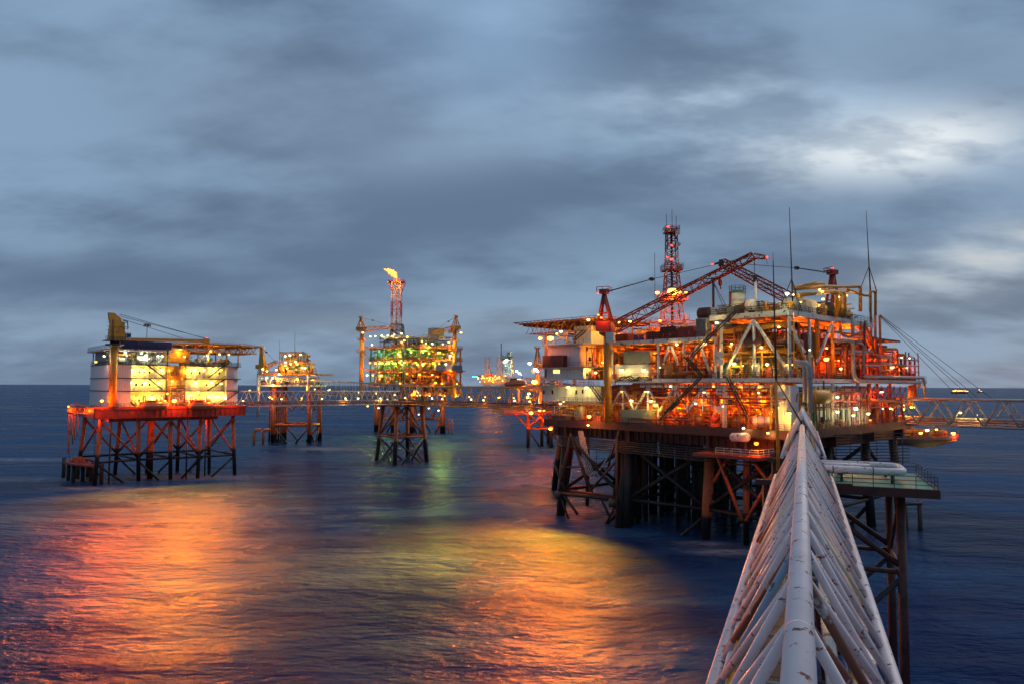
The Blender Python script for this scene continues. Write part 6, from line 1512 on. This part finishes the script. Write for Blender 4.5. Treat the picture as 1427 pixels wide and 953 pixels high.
# floodlights on the left face
ML = [(767, 471.5, 'y', 1, 500, .9), (782, 462, 'w', -1, 350, .4), (776, 465, 'w', 0, 0, .3), (820, 446, 'w', 0, 600, .42), (753, 471.5, 's', -3, 1200, .5),
      (821, 515, 'y', 1.5, 600, .38), (830, 519, 'w', 1, 400, .38), (866, 515.5, 'w', -0.4, 900, .5), (897, 515.5, 'w', -0.4, 900, .5), (792, 539, 'w', 0, 600, .45), (817, 540, 'w', 0, 700, .5), (840, 505, 'y', 3, 500, .3),
      (781, 562, 'w', -.5, 300, .35), (810, 561.5, 'w', -.6, 250, .25), (821, 580, 's', -2.4, 2200, .5), (819.5, 592, 'w', -2, 200, .3), (913, 564, 'y', -0.7, 1500, .5), (880, 558, 'w', 0, 500, .4), (907, 558.5, 'w', 0, 500, .4), (943, 480, 'w', .4, 350, .35), (982, 479, 'w', .2, 450, .42), (999, 450, 'w', 0, 500, .38),
      (1020, 479, 'w', 2, 350, .3), (1031, 482, 'w', 2, 200, .25), (1061, 484, 'w', 0.2, 350, .3), (1023, 507, 'w', 0.3, 900, .45), (1050, 507.5, 'w', 1, 200, .2), (1069, 507.5, 'w', 0.3, 500, .36), (1085.5, 456, 'w', 0.3, 350, .28), (1097, 409.5, 'c', -0.5, 900, .42), (1105.5, 411, 'w', 0, 0, .2), (1097, 508, 'y', 1, 250, .25),
      (1036, 538, 'y', 1, 300, .4), (1060, 538, 'y', 1, 300, .4), (969.5, 562, 'c', -0.8, 300, .28), (1099, 576, 'y', -0.6, 1500, .55), (1092, 537, 'y', 1, 300, .3), (1075, 573, 'y', 0.4, 250, .25), (861, 507, 's', 3, 700, .35), (862, 449, 'y', 3, 500, .4), (920, 447, 's', 5, 800, .4), (878, 448, 'w', 4, 300, .4), (1116, 421, 'y', 0, 100, .2)]
for px, py, kd, b0, pw, r_ in ML: lamp(mp, Lf(px, py, b0 - 0.35), kinds[kd], r_ * 0.9, pw * (0.5 if kd != 's' else 0.6), -FM.e2 + V((0, 0, -0.5)))
MR = [(1142, 404, 'w', 0, 300, .26), (1147, 417, 'y', 0, 450, .32), (1169, 414, 'w', 0, 250, .24), (1151.5, 500.5, 's', -0.3, 900, .55), (1171.5, 513.5, 'w', 0, 350, .32), (1243, 512, 'w', -0.2, 450, .38), (1152, 485, 'y', 1, 200, .25), (1167, 553, 'w', -1, 600, .38), (1192.5, 569, 'c', -1.0, 600, .5), (1167, 573.5, 'w', -.6, 500, .36), (1189, 578.5, 'w', -.5, 400, .34), (1210, 576, 'w', -.5, 500, .4), (1261, 564, 'y', 0, 350, .35), (1270, 567, 'y', -.3, 350, .35), (1213, 585, 's', -.5, 200, .25), (1230, 569, 'w', 0, 200, .25), (1180, 412, 'y', 2, 200, .25), (1105, 508, 'y', 0, 200, .25)]
for px, py, kd, a, pw, r_ in MR: lamp(mp, Rf(px, py, a - 0.35), kinds[kd], r_ * 0.9, pw * 0.5, -FM.e1 + V((0, 0, -0.5)))
lr = random.Random(5)
for k in range(24):
    if k < 14: q = mw(lr.uniform(2, 40), -0.6, lr.choice([Z0 + 4.2, Z0 + 6.9, Z1 - 1.6, Z1 + 2.4]))
    else: q = mw(-0.7, lr.uniform(6, 66), lr.choice([Z0 + 3.2, Z0 + 7, Z1 + 3, Z1 + 5.4]))
    lamp(mp, q, lr.choice(['lamp_white', 'lamp_yellow', 'lamp_cool', 'lamp_yellow']), lr.uniform(0.16, 0.26), 0)
# lamps inside the bays (the photo shows the bays ablaze)
for a in (5, 9.5, 14, 18.5, 23, 27.5): light(mw(a, 5.5, Z0 + 3.0), 'amber', 2600, mp); light(mw(a + 2, 5.5, Z0 + 6.6), 'amber', 2600, mp); light(mw(a + 1, 1.6, Z0 + 5.0), 'amber', 800, mp)
for a in (31, 35, 39): light(mw(a, 5, Z0 + 5), 'lamp_sodium', 1200, mp)
for a in (7, 16, 25): light(mw(a, -1.4, Z0 + 2.0), 'lamp_sodium', 350, mp)
for a in (33, 38): light(mw(a, 9, Z0 + 6), 'lamp_sodium', 3000, mp)
for a in (18.5, 21.5, 24.5, 27.5, 30.5): light(mw(a, 5.5, Z1 + 2.4), 'amber', 2600, mp); light(mw(a, 3, Z1 + 5.6), 'amber', 900, mp)
for a in (34, 40): light(mw(a, 9, ZB - 2), 'amber', 1500, mp)
for a in (4, 12): light(mw(a, 10, ZA - 5), 'lamp_sodium', 4200, mp); light(mw(a, 8, Z1 + 3), 'lamp_yellow', 1100, mp)
for b0 in (16, 24, 32, 39): light(mw(5, b0, ZA - 3.5), 'lamp_sodium', 4500, mp); light(mw(4, b0, Z1 + 4), 'lamp_sodium', 3200, mp)
for b0 in (46, 54, 64): light(mw(3, b0, Z1 + 4), 'lamp_sodium', 3400, mp); light(mw(3, b0, Z0 + 6), 'lamp_sodium', 2600, mp)
for b0 in (28, 38): light(mw(-1.5, b0, Z0 + 6), 'lamp_sodium', 450, mp)
for b0 in (10, 18): light(mw(3, b0, Z0 + 3), 'green', 500, mp)
for b0 in (22, 30, 37): light(mw(4, b0, ZA + 3), 'lamp_yellow', 700, mp)
for a in (20, 27, 34): light(mw(a, 6, ZB + 3.4), 'amber', 1600, mp)
for a in (47, 54, 60): light(mw(a, 4, 25.4), 'lamp_yellow', 700, mp); light(mw(a, 4, 44.2), 'lamp_yellow', 700, mp)
light(mw(47, 2, 38), 'amber', 1200, mp); light(mw(63.5, -3, 38), 'lamp_sodium', 700, mp)
# sea-facing floodlights along the deck edge
for a, kd, pw in ((60, 'lamp_sodium', 40000), (54, 'lamp_sodium', 50000), (48, 'amber', 70000), (42, 'amber', 60000)): light(mw(a, -6.5, 21.5), kd, pw * 14, mp, 1.5, V((-0.40, -0.74, -0.50)), 84)
light(mw(75, 22, 21.5), 'lamp_sodium', 40000, mp, 0.6, V((-0.3, -0.6, -0.75)), 96)
for a in (46, 54): light(mw(a, 6, 17.8), 'lamp_sodium', 160, mp)
light(mw(7, -6.5, 12), 'lamp_sodium', 500, mp); light(mw(7, -3, ZA + 4), 'lamp_yellow', 500, mp); light(mw(12, -2.5, ZA + 3.5), 'lamp_white', 350, mp); light(mw(2, -1.5, ZA + 4), 'lamp_white', 300, mp)  # the three top-deck lights are added, brightening the tank and roof
for a in (34, 41, 47): light(mw(a, 16, ZB + 2.2), 'amber', 1500, mp)
sc.view_settings.view_transform = 'Standard'
sc.view_settings.look = 'None'
sc.view_settings.exposure = 0.0
sc.view_settings.gamma = 1.0
sc.render.engine = 'CYCLES'
sc.cycles.use_denoising = True
sc.cycles.max_bounces = 6
sc.cycles.diffuse_bounces = 3
sc.cycles.glossy_bounces = 3
sc.cycles.sample_clamp_indirect = 4.0
sc.cycles.use_light_tree = True
